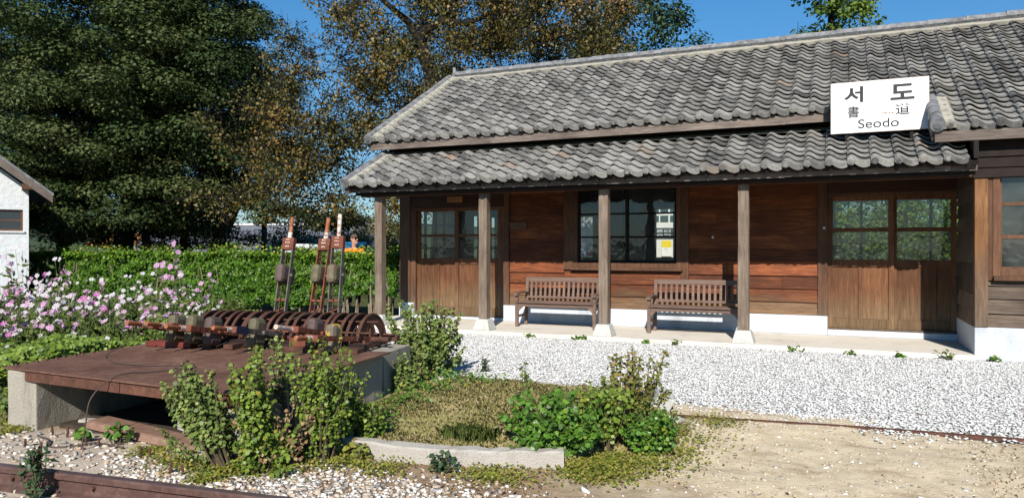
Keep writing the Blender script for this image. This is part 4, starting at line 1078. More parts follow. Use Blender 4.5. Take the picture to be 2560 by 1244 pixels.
# ================================================================== VEGETATION
GREENS = {
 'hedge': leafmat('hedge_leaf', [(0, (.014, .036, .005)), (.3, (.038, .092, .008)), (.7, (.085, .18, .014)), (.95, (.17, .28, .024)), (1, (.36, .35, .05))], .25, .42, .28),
 'mum': leafmat('shrub_leaf', [(0, (.05, .085, .012)), (.35, (.12, .185, .024)), (.75, (.18, .255, .034)), (.94, (.25, .31, .05)), (.97, (.32, .24, .04)), (1, (.16, .08, .03))], .25, .45, .35),
 'mumgrey': leafmat('grey_shrub_leaf', [(0, (.06, .095, .025)), (.4, (.14, .195, .045)), (.85, (.215, .275, .07)), (.97, (.28, .31, .08)), (1, (.4, .33, .08))], .25, .5, .3),
 'big': leafmat('broad_shrub_leaf', [(0, (.04, .09, .014)), (.4, (.075, .17, .02)), (.85, (.12, .25, .03)), (.965, (.2, .28, .04)), (.985, (.42, .30, .05)), (1, (.45, .16, .05))], .28, .4, .4),
 'yellow': leafmat('yellowish_leaf', [(0, (.07, .08, .02)), (.4, (.14, .15, .035)), (.8, (.24, .22, .055)), (.97, (.3, .2, .06)), (1, (.25, .08, .04))], .25, .4, .4),
 'maple': leafmat('dark_maple_leaf', [(0, (.018, .034, .011)), (.4, (.044, .070, .021)), (.75, (.080, .105, .034)), (1, (.13, .135, .05))], .14, .55, .18),
 'cherry': leafmat('autumn_cherry_leaf', [(0, (.035, .04, .012)), (.3, (.085, .08, .02)), (.55, (.16, .125, .032)), (.73, (.24, .155, .042)), (.86, (.32, .14, .04)), (.94, (.44, .15, .04)), (1, (.5, .16, .09))], .28, .45, .35),
 'zelkova': leafmat('dark_glossy_leaf', [(0, (.018, .04, .016)), (.5, (.035, .07, .025)), (1, (.07, .11, .04))], .2, .45, .35),
 'ginkgo': leafmat('ginkgo_leaf', [(0, (.06, .11, .012)), (.5, (.12, .19, .025)), (1, (.22, .28, .05))], .35, .5, .3),
 'cosmos': leafmat('cosmos_foliage', [(0, (.05, .08, .015)), (.5, (.10, .14, .03)), (1, (.18, .20, .06))], .3, .6, .2),
 'clover': leafmat('clover_leaf', [(0, (.10, .13, .02)), (.45, (.21, .235, .035)), (.85, (.32, .30, .06)), (1, (.34, .21, .09))], .35, .5, .3),
 'grass': leafmat('dry_grass', [(0, (.15, .17, .04)), (.4, (.29, .26, .09)), (.7, (.42, .33, .17)), (1, (.52, .42, .27))], .3, .7, .15),
 'brown': leafmat('dead_weed', [(0, (.16, .09, .045)), (.5, (.28, .175, .09)), (1, (.40, .28, .16))], .15, .8, .1),
 'pale': leafmat('distant_olive_leaf', [(0, (.05, .055, .02)), (.5, (.11, .11, .04)), (1, (.19, .17, .07))], .2, .6, .2),
}

def grow(base, targets, trunk_r, sub=None, wig=.25, seed=0, twig_r=.012, trunk_pts=None):
    """limbs grown outward: every clump centre is joined to the nearest limb already standing, thinner with each join."""
    r = random.Random(seed); mb = MB()
    pts = []; rad = []
    tp = [Vector(p) for p in (trunk_pts or [base, Vector(base) + Vector((0, 0, 2))])]
    path = []
    for i in range(len(tp) - 1):
        for k in range(4): path.append(tp[i].lerp(tp[i + 1], k / 4))
    path.append(tp[-1])
    rr = [trunk_r * (1 - .45 * i / len(path)) for i in range(len(path))]; rr[0] *= 1.35
    mb.tube(path, rr, 9); pts += path[len(path) // 2:]; rad += rr[len(path) // 2:]
    order = sorted(targets, key=lambda q: (Vector(q) - tp[-1]).length)
    for q in order:
        q = Vector(q)
        arr = np.array([p[:] for p in pts]); d = np.linalg.norm(arr - np.array(q[:]), axis=1) + .35 * np.maximum(0, arr[:, 2] - q.z)
        j = int(np.argmin(d)); p = pts[j]; L = (q - p).length
        r0 = min(rad[j] * .8, .02 + .03 * L); r1 = max(twig_r, r0 * .38)
        n = max(3, int(L / .4)); seg = []
        sag = Vector((r.uniform(-1, 1), r.uniform(-1, 1), r.uniform(-.2, 1))) * L * wig * .5
        for k in range(n + 1):
            t = k / n; seg.append(p.lerp(q, t) + sag * math.sin(math.pi * t) * .5 + Vector((r.uniform(-1, 1), r.uniform(-1, 1), r.uniform(-1, 1))) * .05 * L * math.sin(math.pi * t))
        rs = [r0 + (r1 - r0) * k / n for k in range(n + 1)]
        mb.tube(seg, rs, 5, False); pts += seg[1:]; rad += rs[1:]
    return mb
def twigs(mb, centers, rads, per, seed=0, rad=.008, zscale=1., up=.3):
    r = random.Random(seed)
    for c, R_ in zip(centers, rads):
        for _ in range(per):
            d = Vector((r.gauss(0, 1), r.gauss(0, 1), r.gauss(up, .8) * zscale)).normalized() * R_ * r.uniform(.6, 1.25)
            a = Vector(c); m = a + d * .5 + Vector((r.uniform(-.1, .1), r.uniform(-.1, .1), r.uniform(-.05, .15))) * R_
            mb.tube([a, m, a + d], [rad * 1.4, rad, rad * .5], 4, False)
def clump_leaves(centers, rads, per, size, shape, zs=1., upb=.5, outb=.6, droop=None, shell=.5, attr_c=.45, facing=None):
    Ps, Ns, At = [], [], []
    for c, R_ in zip(centers, rads):
        n = max(3, int(per * R_ ** 2))
        d = unit(rng.normal(size=(n, 3))); rr = rng.random(n) ** shell
        p = np.array(c) + d * (rr * R_)[:, None] * np.array([1, 1, zs])
        nn = d * outb + np.array([0, 0, upb]) + rng.normal(scale=.45, size=(n, 3))
        Ps.append(p); Ns.append(nn); At.append(np.clip(rng.random() * attr_c + rng.random(n) * (1 - attr_c), 0, 1))
    P = np.concatenate(Ps); N = np.concatenate(Ns); A = np.concatenate(At)
    s = size * rng.uniform(.65, 1.3, len(P))
    return leaves(P, s, N, shape, droop), A
CAM = lambda d, rt, z: (-.4051 * d + .9143 * rt, .9143 * d + .4051 * rt, z)   # metres ahead of / to the right of the camera spot

# ---- big dark maple left
def crown_points(n, c, rad, seed, keep=lambda p: True, surf=.35):
    r = np.random.default_rng(seed); out = []
    while len(out) < n:
        d = r.normal(size=3); d /= np.linalg.norm(d); p = np.array(c) + d * np.array(rad) * r.random() ** surf
        if keep(p): out.append(tuple(p))
    return out
def tree(name, label, base, trunk_r, trunk_pts, centers, rads, leafmat_, per, size, shape, zs=1., twig=4, **k):
    e = empty(name, base, label, 'tree')
    mb = grow(base, centers, trunk_r, seed=int(abs(base[0] * 10)), trunk_pts=trunk_pts)
    twigs(mb, centers, rads, twig, 3, .010, zs, k.pop('twup', .3))
    mb.build('trunk', M['bark'], e)
    V, A = clump_leaves(centers, rads, per, size, shape, zs, **k)
    np_mesh('crown', V, leafmat_, e, A)
    return e
def tiers(d0, r0, zc, rx, rz, n, seed):
    r = np.random.default_rng(seed); c = []; R_ = []
    K = []; n = int(n * 1.25)
    for i in range(n * 40):
        v = r.normal(size=3); v /= np.linalg.norm(v); core = r.random() < .12
        rr = r.random() ** .4 * .6 if core else r.uniform(.74, 1.02)
        q = np.array([d0 + v[0] * rx * rr, r0 + v[1] * rx * rr * 1.05, zc + v[2] * rz * rr])
        if q[2] < 2.3: q[2] = 2.3 + r.random() * .7
        s_ = r.uniform(.85, 1.5)
        if any((q[0] - k[0]) ** 2 + (q[1] - k[1]) ** 2 + 2.4 * (q[2] - k[2]) ** 2 < (.69 * (s_ + k[3])) ** 2 for k in K): continue
        K.append((*q, s_)); c.append(CAM(*q)); R_.append(s_)
        if len(K) >= n: break
    return c, R_
c1, R1 = tiers(27.5, -14.1, 7.8, 4.5, 6.4, 220, 21)
b1_ = CAM(27.5, -14.6, 0)
tree('maple_tree', 'massive dark green maple in layered tiers, nearest the white cottage', b1_, .42, [b1_, CAM(27.5, -14.5, 1.4), CAM(27.4, -14.2, 3.2), CAM(27.4, -13.8, 6)], c1, R1, GREENS['maple'], 860, .095, 'star', .47, 3, upb=1.0, outb=.75, shell=.4)
c2, R2 = tiers(28.0, -12.3, 7.6, 2.7, 6.0, 120, 22)
c2 += [CAM(27.2, -9.2 + .55 * k, 2.75 + .3 * math.sin(k)) for k in range(7)]; R2 += [.75] * 7
c2 += [CAM(28.5 + .8 * math.sin(k * 3), -17.0 + .62 * k, 2.05 + .35 * math.sin(k * 1.7)) for k in range(12)]; R2 += [.8] * 12
c2 += [CAM(27.6 + .4 * math.sin(k * 2), -9.6 + .35 * (k % 5), 3.4 + .5 * k) for k in range(9)]; R2 += [.95] * 9
b2_ = CAM(28.5, -11.9, 0)
tree('maple_tree', 'dark green maple with forked leaning trunks, right half of the tall dark mass', b2_, .3, [b2_, CAM(28.5, -11.6, 1.2), CAM(28.4, -10.8, 2.8), CAM(28.3, -10.0, 5)], c2, R2, GREENS['maple'], 860, .095, 'star', .47, 3, upb=1.0, outb=.75, shell=.4)
c3, R3 = tiers(29, -19.2, 5.6, 3.2, 4.6, 85, 23)
b3_ = CAM(29, -17.5, 0)
tree('maple_tree', 'dark maple behind the white cottage at the left edge of the photo', b3_, .3, [b3_, CAM(29, -17.6, 1.6), CAM(29, -18, 4)], c3, R3, GREENS['maple'], 780, .1, 'star', .48, 3, upb=1.0, outb=.75, shell=.4)
for k, (d, rt, lean) in enumerate(((27.8, -12.6, .35), (27.4, -11.2, .55), (27.2, -13.3, -.2))):
    w = MB(); w.tube([CAM(d, rt, -.1), CAM(d, rt + lean * .5, 1.2), CAM(d, rt + lean, 2.4), CAM(d, rt + lean * 1.7, 3.6)], [.2, .16, .14, .1], 8)
    t_ = empty('tree_trunk', CAM(d, rt, 0), ['dark leaning bare tree stem in front of the grey tiled roof', 'slanting dark stem beside the grey roof, rightmost under the maples', 'thick dark stem beside the orange roof'][k], 'tree'); w.build('trunk', M['bark'], t_)
    cc = [CAM(d + .3 * q, rt + lean * 1.7 + q * .5, 3.4 + .5 * abs(q)) for q in (-1, 0, 1)]; V, A = clump_leaves(cc, [.9] * 3, 260, .12, 'star', .45, upb=1.1); np_mesh('crown', V, GREENS['maple'], t_, A)

# ---- autumn cherry behind the gable
r = np.random.default_rng(31); cc = []; Rc = []
for i in range(235):
    v = r.normal(size=3); v /= np.linalg.norm(v); q = r.random() ** .36
    d = 23.6 + v[0] * 3.6 * q; rt = -2.7 + v[1] * 6.8 * q; z = 6.6 + v[2] * 4.9 * q
    if v[1] < 0 and rt < -4.5: z = 6.0 + (z - 6.6) * (1.0 - .06 * (-4.5 - rt))
    if z < 2.7: z = 2.7 + r.random() * 1.2
    lim = np.interp(z, [2.5, 5, 7.5, 9.5, 12], [-9.3, -9.1, -7.4, -5.6, -4.0])
    if rt < lim: rt = lim + r.random() * 1.5
    if rt < -3.6 and z > 4.5 and r.random() < .42: continue
    cc.append(CAM(d, rt, z)); Rc.append(r.uniform(.55, 1.0) * (.8 if rt < -5.5 and z > 5.5 else 1))
for i in range(75):
    cc.append(CAM(25.2 + r.normal() * .9, r.uniform(-3.4, 4.0), r.uniform(6.0, 11.2))); Rc.append(r.uniform(.6, 1.0))
for i in range(26):
    cc.append(CAM(23.5 + r.normal() * 1.5, r.uniform(-7.6, -3.8), r.uniform(4.6, 8.8))); Rc.append(r.uniform(.5, .85))
# low sweeping branches on the left
for i in range(36):
    rt = r.uniform(-9.4, -4.6); z = 2.6 + r.random() * 3.0; cc.append(CAM(22 + r.normal() * 1.2, rt, z)); Rc.append(r.uniform(.5, .85))
bc = CAM(23.7, -2.35, 0)
e = empty('cherry_tree', bc, 'large cherry tree in orange and olive autumn leaf behind the station gable', 'tree')
mb = grow(bc, cc, .36, seed=5, wig=.4, trunk_pts=[bc, CAM(23.7, -2.2, 3), CAM(23.7, -2.4, 6.4), CAM(23.7, -2.62, 7.3), CAM(23.7, -3.0, 8.26)])
mb.tube([CAM(23.7, -2.98, 8.15), CAM(23.5, -2.7, 8.55), CAM(23.3, -2.25, 8.75), CAM(23.2, -1.4, 8.62), CAM(23.1, -.3, 9.1)], [.19, .16, .14, .10, .06], 8)
mb.tube([CAM(23.7, -2.98, 8.15), CAM(23.6, -3.3, 8.8), CAM(23.4, -4.3, 9.6)], [.15, .12, .06], 8)
twigs(mb, cc, [q * 1.25 for q in Rc], 13, 8, .008, .8, .15)
mb.build('trunk', M['bark'], e)
dens = [1.0 if CAMR > -5 else .62 for CAMR in [(p[0] * .9143 + p[1] * .4051) for p in cc]]
LV = [clump_leaves([c for c, q in zip(cc, dens) if (q < 1) == f_], [c for c, q in zip(Rc, dens) if (q < 1) == f_], 370 if f_ else 620, .086, 'oval', .85, upb=.25, outb=.5, droop=1.2, shell=.65, attr_c=.4) for f_ in (True, False)]
V = np.concatenate([q[0] for q in LV]); A = np.clip(np.concatenate([q[1] for q in LV]) - .10, 0, 1)
low = rng.random(len(V)) < .92
np_mesh('crown', V[low] , GREENS['cherry'], e, A[low])

# ---- dark glossy tree right of the cherry, ginkgo behind the ridge
cz = []; Rz = []; r = np.random.default_rng(41)
for i in range(46):
    v = r.normal(size=3); v /= np.linalg.norm(v); q = r.random() ** .35
    cz.append(CAM(30 + v[0] * 2.2 * q, 5.1 + v[1] * 2.7 * q, 9.6 + v[2] * 2.5 * q)); Rz.append(r.uniform(.55, .95))
bz = CAM(30, 4.8, 0)
tree('broadleaf_tree', 'dark glossy green tree standing behind the right side of the cherry', bz, .26, [bz, CAM(30, 4.8, 3), CAM(30, 4.9, 6.5), CAM(30, 5.0, 8.5)], cz, Rz, GREENS['zelkova'], 330, .14, 'oval', .75, 5, upb=.7, outb=.6, shell=.5)
cg = []; Rg = []; r = np.random.default_rng(43)
for i in range(135):
    z = 1.6 + 11.2 * r.random(); w_ = 3.1 * (1 - max(0, z - 3) / 12); a = r.random() * 6.28; q = r.random() ** .5
    if w_ < .2: continue
    cg.append((-.3 + math.cos(a) * w_ * q, 27.6 + math.sin(a) * w_ * q, z)); Rg.append(r.uniform(.4, .7))
bg = (.1, 27.6, 0)
tree('ginkgo_tree', 'bright green feathery ginkgo rising behind the roof ridge', bg, .16, [bg, (-.1, 27.6, 3), (-.25, 27.6, 6), (-.3, 27.6, 10.5)], cg, Rg, GREENS['ginkgo'], 420, .12, 'fan', .8, 6, upb=.5, outb=.7, shell=.55, twup=.9)
cs = [(1.35 + .25 * math.cos(k), 27.2, 8.2 + .22 * k) for k in range(5)]
bs = (1.6, 27.2, 0)
tree('ginkgo_sapling', 'single slim leafy ginkgo shoot poking above the ridge right of the ginkgo', bs, .05, [bs, (1.5, 27.2, 4), (1.45, 27.2, 8)], cs, [.26] * 5, GREENS['ginkgo'], 500, .1, 'fan', 1, 3, upb=.5, outb=.7)
for k, (x, y, h, lab) in enumerate(((-2.2, 26.5, 4.2, 'sunlit green bush seen through the rear windows of the station, left one'), (4.0, 26.5, 5.0, 'sunlit green bush seen through the right doors, near the wing'), (1.3, 25.6, 4.4, 'bright bush straight behind the right sliding doors'))):
    cb = crown_points(26, (x, y, h * .55), (2.3, 1.0, h * .5), 50 + k); e = empty('bush', (x, y, 0), lab, 'bush')
    V, A = clump_leaves(cb, [.85] * 26, 420, .11, 'oval', 1, upb=.6); np_mesh('foliage', V, GREENS['ginkgo'], e, A)
    w = MB()
    for q in cb[:8]: w.tube([(x, y, 0), ((x + q[0]) / 2, (y + q[1]) / 2, q[2] * .5), q], [.03, .02, .01], 5)
    w.build('stem', M['bark'], e)

# ---- clipped hedge
hx0, hx1 = -24.5, -9.25
e = empty('hedge', (-16, 14.6, 0), 'clipped bright green hedge running from the flower bed to the station corner', 'hedge')
n = 82000
X = hx1 - (hx1 - hx0) * rng.random(n) ** 1.25
top = 1.36 + .12 * vnoise(X * 1.3, X * 0 + .5, 61) + .10 * vnoise(X * 5, X * 0 + 1.5, 62)
face = rng.random(n)
bot = np.interp(X, [-24, -12.2, -11, -9.2], [.1, .1, .38, .42]) + .2 * vnoise(X * 3, X * 0 + 4, 63)
u1, u2 = rng.random(n), rng.random(n)
fy = 14.06 + .16 * vnoise(X * 2, u2 * 4, 64) + .22 * vnoise(X * 6, u2 * 8, 65) + np.abs(rng.normal(scale=.07, size=n))
Yh = np.where(face < .66, fy, 14.15 + u1 * .95)
Zh = np.where(face < .66, bot + (top - bot) * u2, top - np.abs(rng.normal(scale=.07, size=n)) + np.where(rng.random(n) < .16, rng.random(n) ** 1.5 * .24 * (vnoise(X * 9, X * 0 + 7, 66) > .42), 0))
nn = np.where((face < .66)[:, None], np.array([0, -1, .5]), np.array([0, -.3, 1.0])) + rng.normal(scale=.55, size=(n, 3))
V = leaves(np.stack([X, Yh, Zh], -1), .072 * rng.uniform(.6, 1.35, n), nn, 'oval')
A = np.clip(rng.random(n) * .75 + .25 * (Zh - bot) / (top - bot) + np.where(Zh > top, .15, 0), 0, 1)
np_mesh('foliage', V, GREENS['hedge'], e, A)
w = MB(); r = random.Random(4)
for k in range(90):
    x = hx1 - (hx1 - hx0) * r.random() ** 1.4; y = 14.3 + r.uniform(-.06, .4); w.tube([(x, y, -.1), (x + r.uniform(-.06, .06), y + r.uniform(-.05, .05), .5), (x + r.uniform(-.12, .12), y + r.uniform(-.1, .1), 1.2)], [.022, .018, .009], 5)
w.build('stem', M['trunkpale'], e)

# ---- shrubs
def shrub(label, base, h, spread, nst, leaf, mat, shape='lobed', lo=.3, per=34, cat='shrub', name='shrub', lean=(0, 0), zt=.35, stemmat='stem', clus=.055, aj=0):
    e = empty(name, base, label, cat); r = np.random.default_rng(int(abs(base[0] * 977 + base[1] * 131)))
    w = MB(); P = []; N = []
    for k in range(nst):
        a = r.random() * 6.283; q = r.random() ** .6
        hh = h * (1 - zt * q * r.random() - .3 * r.random() ** 2)
        tip = np.array([base[0] + lean[0] + math.cos(a) * spread * q, base[1] + lean[1] + math.sin(a) * spread * q * .8, base[2] + hh])
        b0 = np.array(base) + np.array([math.cos(a), math.sin(a), 0]) * spread * .28 * r.random()
        mid = np.array([b0[0] * .5 + tip[0] * .5, b0[1] * .5 + tip[1] * .5, base[2] + .38 * hh]) + r.normal(scale=.03, size=3)
        bz_ = lambda t: (1 - t) ** 2 * b0 + 2 * t * (1 - t) * mid + t * t * tip
        w.tube([tuple(bz_(t)) for t in (0, .25, .5, .75, 1)], [.0065, .006, .005, .004, .0025], 5, False)
        for j in range(per):
            t = lo + (1 - lo) * r.random() ** .75
            c = bz_(t); d = r.normal(size=3); d[2] *= .6; d /= np.linalg.norm(d)
            P.append(c + d * clus * r.random() * (1.5 - .7 * t)); N.append(d * .7 + np.array([0, -.25, .8]))
    P = np.array(P); N = np.array(N) + r.normal(scale=.35, size=(len(P), 3))
    V = leaves(P, leaf * r.uniform(.6, 1.3, len(P)), N, shape)
    w.build('stem', M[stemmat], e)
    np_mesh('foliage', V, mat, e, np.clip(r.random(len(P)) * (.95 - aj) + aj + .05 * (P[:, 2] - base[2]) / h, 0, 1))
    return e
shrub('bushy green shrub hanging over the front beam of the rusty deck, left of the others', (-3.99, 4.0, 0), .80, .26, 46, .032, GREENS['mumgrey'], per=72, lo=.42, zt=.75, lean=(-.30, -.02))
shrub('tall narrow green shrub in front of the deck, second from the left', (-3.76, 4.03, 0), .98, .19, 30, .032, GREENS['mum'], per=76, lo=.42, lean=(-.02, 0), zt=.65)
shrub('tangled leafy shrub with bare brown stems at the front corner of the deck', (-3.72, 4.08, 0), .42, .28, 36, .034, GREENS['mum'], per=40, lo=.25, lean=(.0, .0), zt=.8)
shrub('tall leafy spire rising at the right front corner of the deck', (-3.50, 4.42, 0), .95, .27, 44, .032, GREENS['mum'], per=70, lo=.3, lean=(-.08, .1), zt=.75)
shrub('ragged leggy shrub against the right concrete wall of the deck', (-3.60, 4.84, 0), .82, .20, 26, .032, GREENS['mum'], per=52, lo=.3, lean=(-.02, .05), zt=.75)
shrub('dry brown dead stems tangled under the shrubs at the deck corner', (-3.74, 4.2, 0), .48, .34, 50, .03, GREENS['brown'], per=22, lo=.15, zt=.9, name='dead_weed', cat='weed')
shrub('low green weed growing beside the machine bed at the right end of the deck', (-4.2, 6.75, 0), .5, .22, 30, .036, GREENS['mumgrey'], per=40, lo=.2, zt=.8, name='weed', cat='weed')
shrub('thin seedy sprig standing in front of the lowered levers', (-3.78, 4.45, .05), .90, .12, 9, .034, GREENS['mumgrey'], per=40, lo=.6, lean=(-.24, .1))
shrub('low leafy weed spilling over the left end of the front kerb', (-3.5, 4.95, .05), .34, .2, 24, .036, GREENS['mum'], per=28, lo=.2)
shrub('round leafy shrub with yellow leaf by the half wheels and porch', (-4.72, 7.95, 0), .98, .56, 100, .044, GREENS['mumgrey'], per=60, lo=.35, zt=.8)
shrub('broad lush green shrub at the right end of the front kerb', (-2.0, 5.28, .02), .52, .42, 90, .044, GREENS['big'], per=50, lo=.15, zt=.75)
shrub('feathery grey green shrub between the lush shrub and yellowish one', (-1.72, 5.6, .02), .54, .30, 44, .036, GREENS['mum'], per=50, lo=.3, zt=.6)
shrub('tall yellowish small leaved shrub at the right end of the planter', (-1.6, 5.95, 0), .80, .30, 34, .038, GREENS['yellow'], 'oval', per=50, lo=.5, zt=.55, lean=(.06, 0))
shrub('low green weed at the foot of the yellowish shrub on the sand side', (-1.35, 5.72, 0), .38, .28, 40, .038, GREENS['big'], per=40, lo=.15, zt=.6)
shrub('short seedling on the white gravel right of the round shrub', (-4.15, 8.55, 0), .2, .07, 8, .035, GREENS['zelkova'], per=14, lo=.1, name='seedling')
shrub('spindly seedy weed rising from the lush shrub at the kerb', (-2.32, 5.5, .08), .62, .05, 4, .035, GREENS['mumgrey'], per=32, lo=.35, clus=.05, name='weed', cat='weed')
shrub('dark leafy weed at the foot of the front kerb middle', (-2.6, 4.62, 0), .14, .12, 10, .045, GREENS['zelkova'], 'oval', per=12, lo=.1, name='weed', cat='weed')
shrub('bright yellow green weed leaning on the left end of the front kerb', (-3.3, 4.60, 0), .17, .09, 10, .055, GREENS['clover'], 'oval', per=9, lo=.3, name='weed', cat='weed')
shrub('spiky thistle growing beside the rail joint', (-4.66, 3.06, 0), .37, .10, 9, .06, GREENS['zelkova'], 'long', per=22, lo=.1, name='thistle', cat='weed')
shrub('broad leaved bright green plant among the iron pegs', (-5.72, 4.16, 0), .13, .12, 7, .085, GREENS['big'], 'oval', per=3, lo=.6, name='weed', cat='weed', clus=.04)
shrub('small nettle like weed beside the curved iron plate', (-5.36, 4.2, 0), .2, .11, 9, .055, GREENS['big'], 'oval', per=7, lo=.3, name='weed', cat='weed')
shrub('leafy weed at the foot of the left concrete wall', (-6.95, 4.45, 0), .32, .25, 30, .05, GREENS['mum'], per=22, lo=.1, name='weed', cat='weed')
for k, (x, y, s) in enumerate(((-5.05, 12.2, .07), (-4.2, 12.18, .05), (-2.95, 12.17, .06), (-2.45, 12.16, .08), (-.62, 12.14, .11), (.15, 12.1, .06), (.8, 12.1, .05), (1.38, 12.12, .15), (1.95, 12.2, .07), (-4.05, 12.2, .06))):
    shrub('tiny green weed sprouting where the white gravel meets the porch edge', (x, y, .01), s, s * 1.5, 7, .05, GREENS['big'], 'oval', per=6, lo=.1, name='weed', cat='weed')['group'] = 'weeds along the porch edge'

# ---- ground cover, clover, grass: uncountable
def patch(name, label, cat, poly, n, size, mat, h=.05, shape='oval', att=(0, 1), upb=1.0, zf=None):
    P = np.array(poly); k = rng.integers(0, len(P), n)
    c = P[k][:, :2]; s = P[k][:, 2:3]
    xy = c + rng.normal(size=(n, 2)) * s
    base = zf(xy[:, 0], xy[:, 1]) if zf else gz(xy[:, 0], xy[:, 1])
    z = base + h * rng.random(n)
    V = leaves(np.stack([xy[:, 0], xy[:, 1], z], -1), size * rng.uniform(.6, 1.3, n), np.array([0, -.2, upb]) + rng.normal(scale=.45, size=(n, 3)), shape)
    o = np_mesh(name, V, mat, attr=att[0] + (att[1] - att[0]) * rng.random(n)); return tag(o, label, cat, kind='stuff')
patch('clover', 'yellow green clover and creeping weeds along the kerb and pit', 'ground cover', [(-3.6, 4.3, .14), (-3.9, 3.95, .12), (-3.3, 4.5, .1), (-1.75, 5.12, .16), (-1.5, 5.25, .16), (-1.25, 5.5, .16), (-1.6, 4.98, .1), (-1.55, 5.15, .15), (-1.35, 5.35, .15), (-1.2, 5.8, .15), (-1.62, 5.25, .14), (-1.75, 5.2, .08), (-1.7, 5.3, .1), (-1.62, 5.4, .12), (-4.15, 6.6, .1), (-4.2, 7.0, .12), (-4.3, 7.3, .12), (-4.05, 6.2, .08), (-2.3, 4.68, .1), (-2.1, 4.7, .12), (-3.0, 4.5, .1), (-3.5, 4.5, .12), (-3.75, 4.2, .14), (-4.1, 4.05, .14), (-4.5, 3.98, .1), (-4.9, 4.12, .08), (-4.25, 3.9, .1), (-3.95, 3.95, .1), (-6.9, 4.3, .12), (-6.6, 4.12, .08), (-7.3, 4.4, .2), (-1.2, 6.2, .18), (-1.05, 6.9, .15), (-3.9, 3.72, .05)], 15000, .024, GREENS['clover'], .05, zf=lambda x, y: gz(x, y))
patch('weed_carpet', 'fresh green creeping weeds on the planter grass beside the deck wall', 'ground cover', [(-3.8, 5.5, .12), (-3.85, 6.1, .14), (-4.0, 6.8, .15), (-4.05, 7.3, .17), (-3.7, 7.5, .15), (-3.55, 5.1, .12), (-4.2, 7.7, .15)], 1500, .034, GREENS['big'], .09, zf=lambda x, y: np.maximum(plant_h(x, y), 0))
def blades(name, label, xy, base, h, mat, wd=.004, att=(0, 1), lean=.5):
    n = len(xy); a = rng.random(n) * 6.283; L = h * rng.uniform(.5, 1.2, n)
    b = np.stack([xy[:, 0], xy[:, 1], base], -1); dirv = np.stack([np.cos(a), np.sin(a), 0 * a], -1); sd = np.stack([-np.sin(a), np.cos(a), 0 * a], -1) * wd
    ln = (lean * rng.random(n))[:, None]
    m = b + np.stack([0 * a, 0 * a, L * .6], -1) + dirv * L[:, None] * ln * .35
    t = b + np.stack([0 * a, 0 * a, L * (1 - .3 * ln[:, 0])], -1) + dirv * L[:, None] * ln
    V = np.stack([b - sd, b + sd, m + sd * .7, t, m - sd * .7], 1)
    o = np_mesh(name, V, mat, attr=att[0] + (att[1] - att[0]) * rng.random(n)); return tag(o, label, 'grass', kind='stuff')
n = 42000; xy = np.stack([rng.uniform(-4.15, -1.2, n), rng.uniform(4.75, 7.75, n)], -1)
d_ = vnoise(xy[:, 0] * 2.2, xy[:, 1] * 2.2, 71) * .6 + vnoise(xy[:, 0] * 7, xy[:, 1] * 7, 72) * .4
k = (rng.random(n) < np.clip((d_ - .28) * 3.2, .22, 1)) & (plant_h(xy[:, 0], xy[:, 1]) > 0); xy = xy[k]
blades('dry_grass', 'short parched olive grass covering the oval planter', xy, plant_h(xy[:, 0], xy[:, 1]) - .005, .034, GREENS['grass'], .005, (0, .9), 1.3)
n = 1100; xy = np.array([-2.72, 5.28]) + rng.normal(size=(n, 2)) * np.array([.10, .07])
e_ = blades('grass_tuft', 'denser green grass tuft behind the front kerb', xy, plant_h(xy[:, 0], xy[:, 1]) - .01, .10, GREENS['cosmos'], .004, (.2, 1), .7); del e_['kind']; e_['category'] = 'grass tuft'
n = 9000; xy = np.stack([rng.uniform(-3.8, 1.5, n), 4.35 + rng.normal(scale=.33, size=n)], -1); xy[:2200] = np.stack([rng.uniform(.9, 3.2, 2200), 6.0 + rng.normal(scale=.55, size=2200)], -1)
k = (vnoise(xy[:, 0] * 2.5, xy[:, 1] * 2.5, 73) > .45) & ~((xy[:, 1] > 4.72) & (xy[:, 0] < -1.4)); xy = xy[k]
blades('dead_weeds', 'matted brown dead weeds on the soil in front of the kerb', xy, gz(xy[:, 0], xy[:, 1]) - .004, .026, GREENS['brown'], .003, (.2, 1), 1.2)

# ---- flower bed: low leafy cover, then cosmos plants one by one
n = 26000; q = rng.random(n); Yb = 4.9 + 4.3 * rng.random(n); xr = -7.12 - .12 * (Yb - 4.5)
Xb = xr - np.abs(rng.normal(scale=1.0, size=n)) * 1.0
hb = (.42 + .22 * vnoise(Xb * 2, Yb * 2, 81)) * np.clip((xr - Xb) / .18 + .55, 0, 1)
Zb = hb * (1 - np.abs(rng.normal(scale=.22, size=n))); Zb = np.maximum(Zb, .02)
V = leaves(np.stack([Xb, Yb, Zb], -1), .05 * rng.uniform(.6, 1.3, n), np.array([.35, -.5, .8]) + rng.normal(scale=.5, size=(n, 3)), 'lobed')
tag(np_mesh('leafy_ground_cover', V, GREENS['mum'], attr=rng.random(n) * .9), 'dense low dark green leaves edging the rusty deck under the cosmos', 'ground cover', kind='stuff')
n = 26000; dd = rng.uniform(8.8, 14, n); rr_ = -dd * rng.uniform(.36, .86, n); Xb = -.4051 * dd + .9143 * rr_; Yb = .9143 * dd + .4051 * rr_
k = (Yb < 13.9) & (Xb < -7.3); Xb, Yb = Xb[k], Yb[k]; n = len(Xb); Zb = (.3 + .55 * vnoise(Xb * 1.7, Yb * 1.7, 83)) * rng.random(n) ** .5
xy = np.stack([Xb, Yb], -1)
blades('wild_grass', 'thin yellow green stalks and grass filling the flower bed', xy[:7000], Zb[:7000] * .3, .5, GREENS['cosmos'], .005, (0, 1), .7)
V = leaves(np.stack([Xb, Yb, Zb], -1), .075 * rng.uniform(.6, 1.4, n), rng.normal(size=(n, 3)) + np.array([.3, -.5, .5]), 'long')
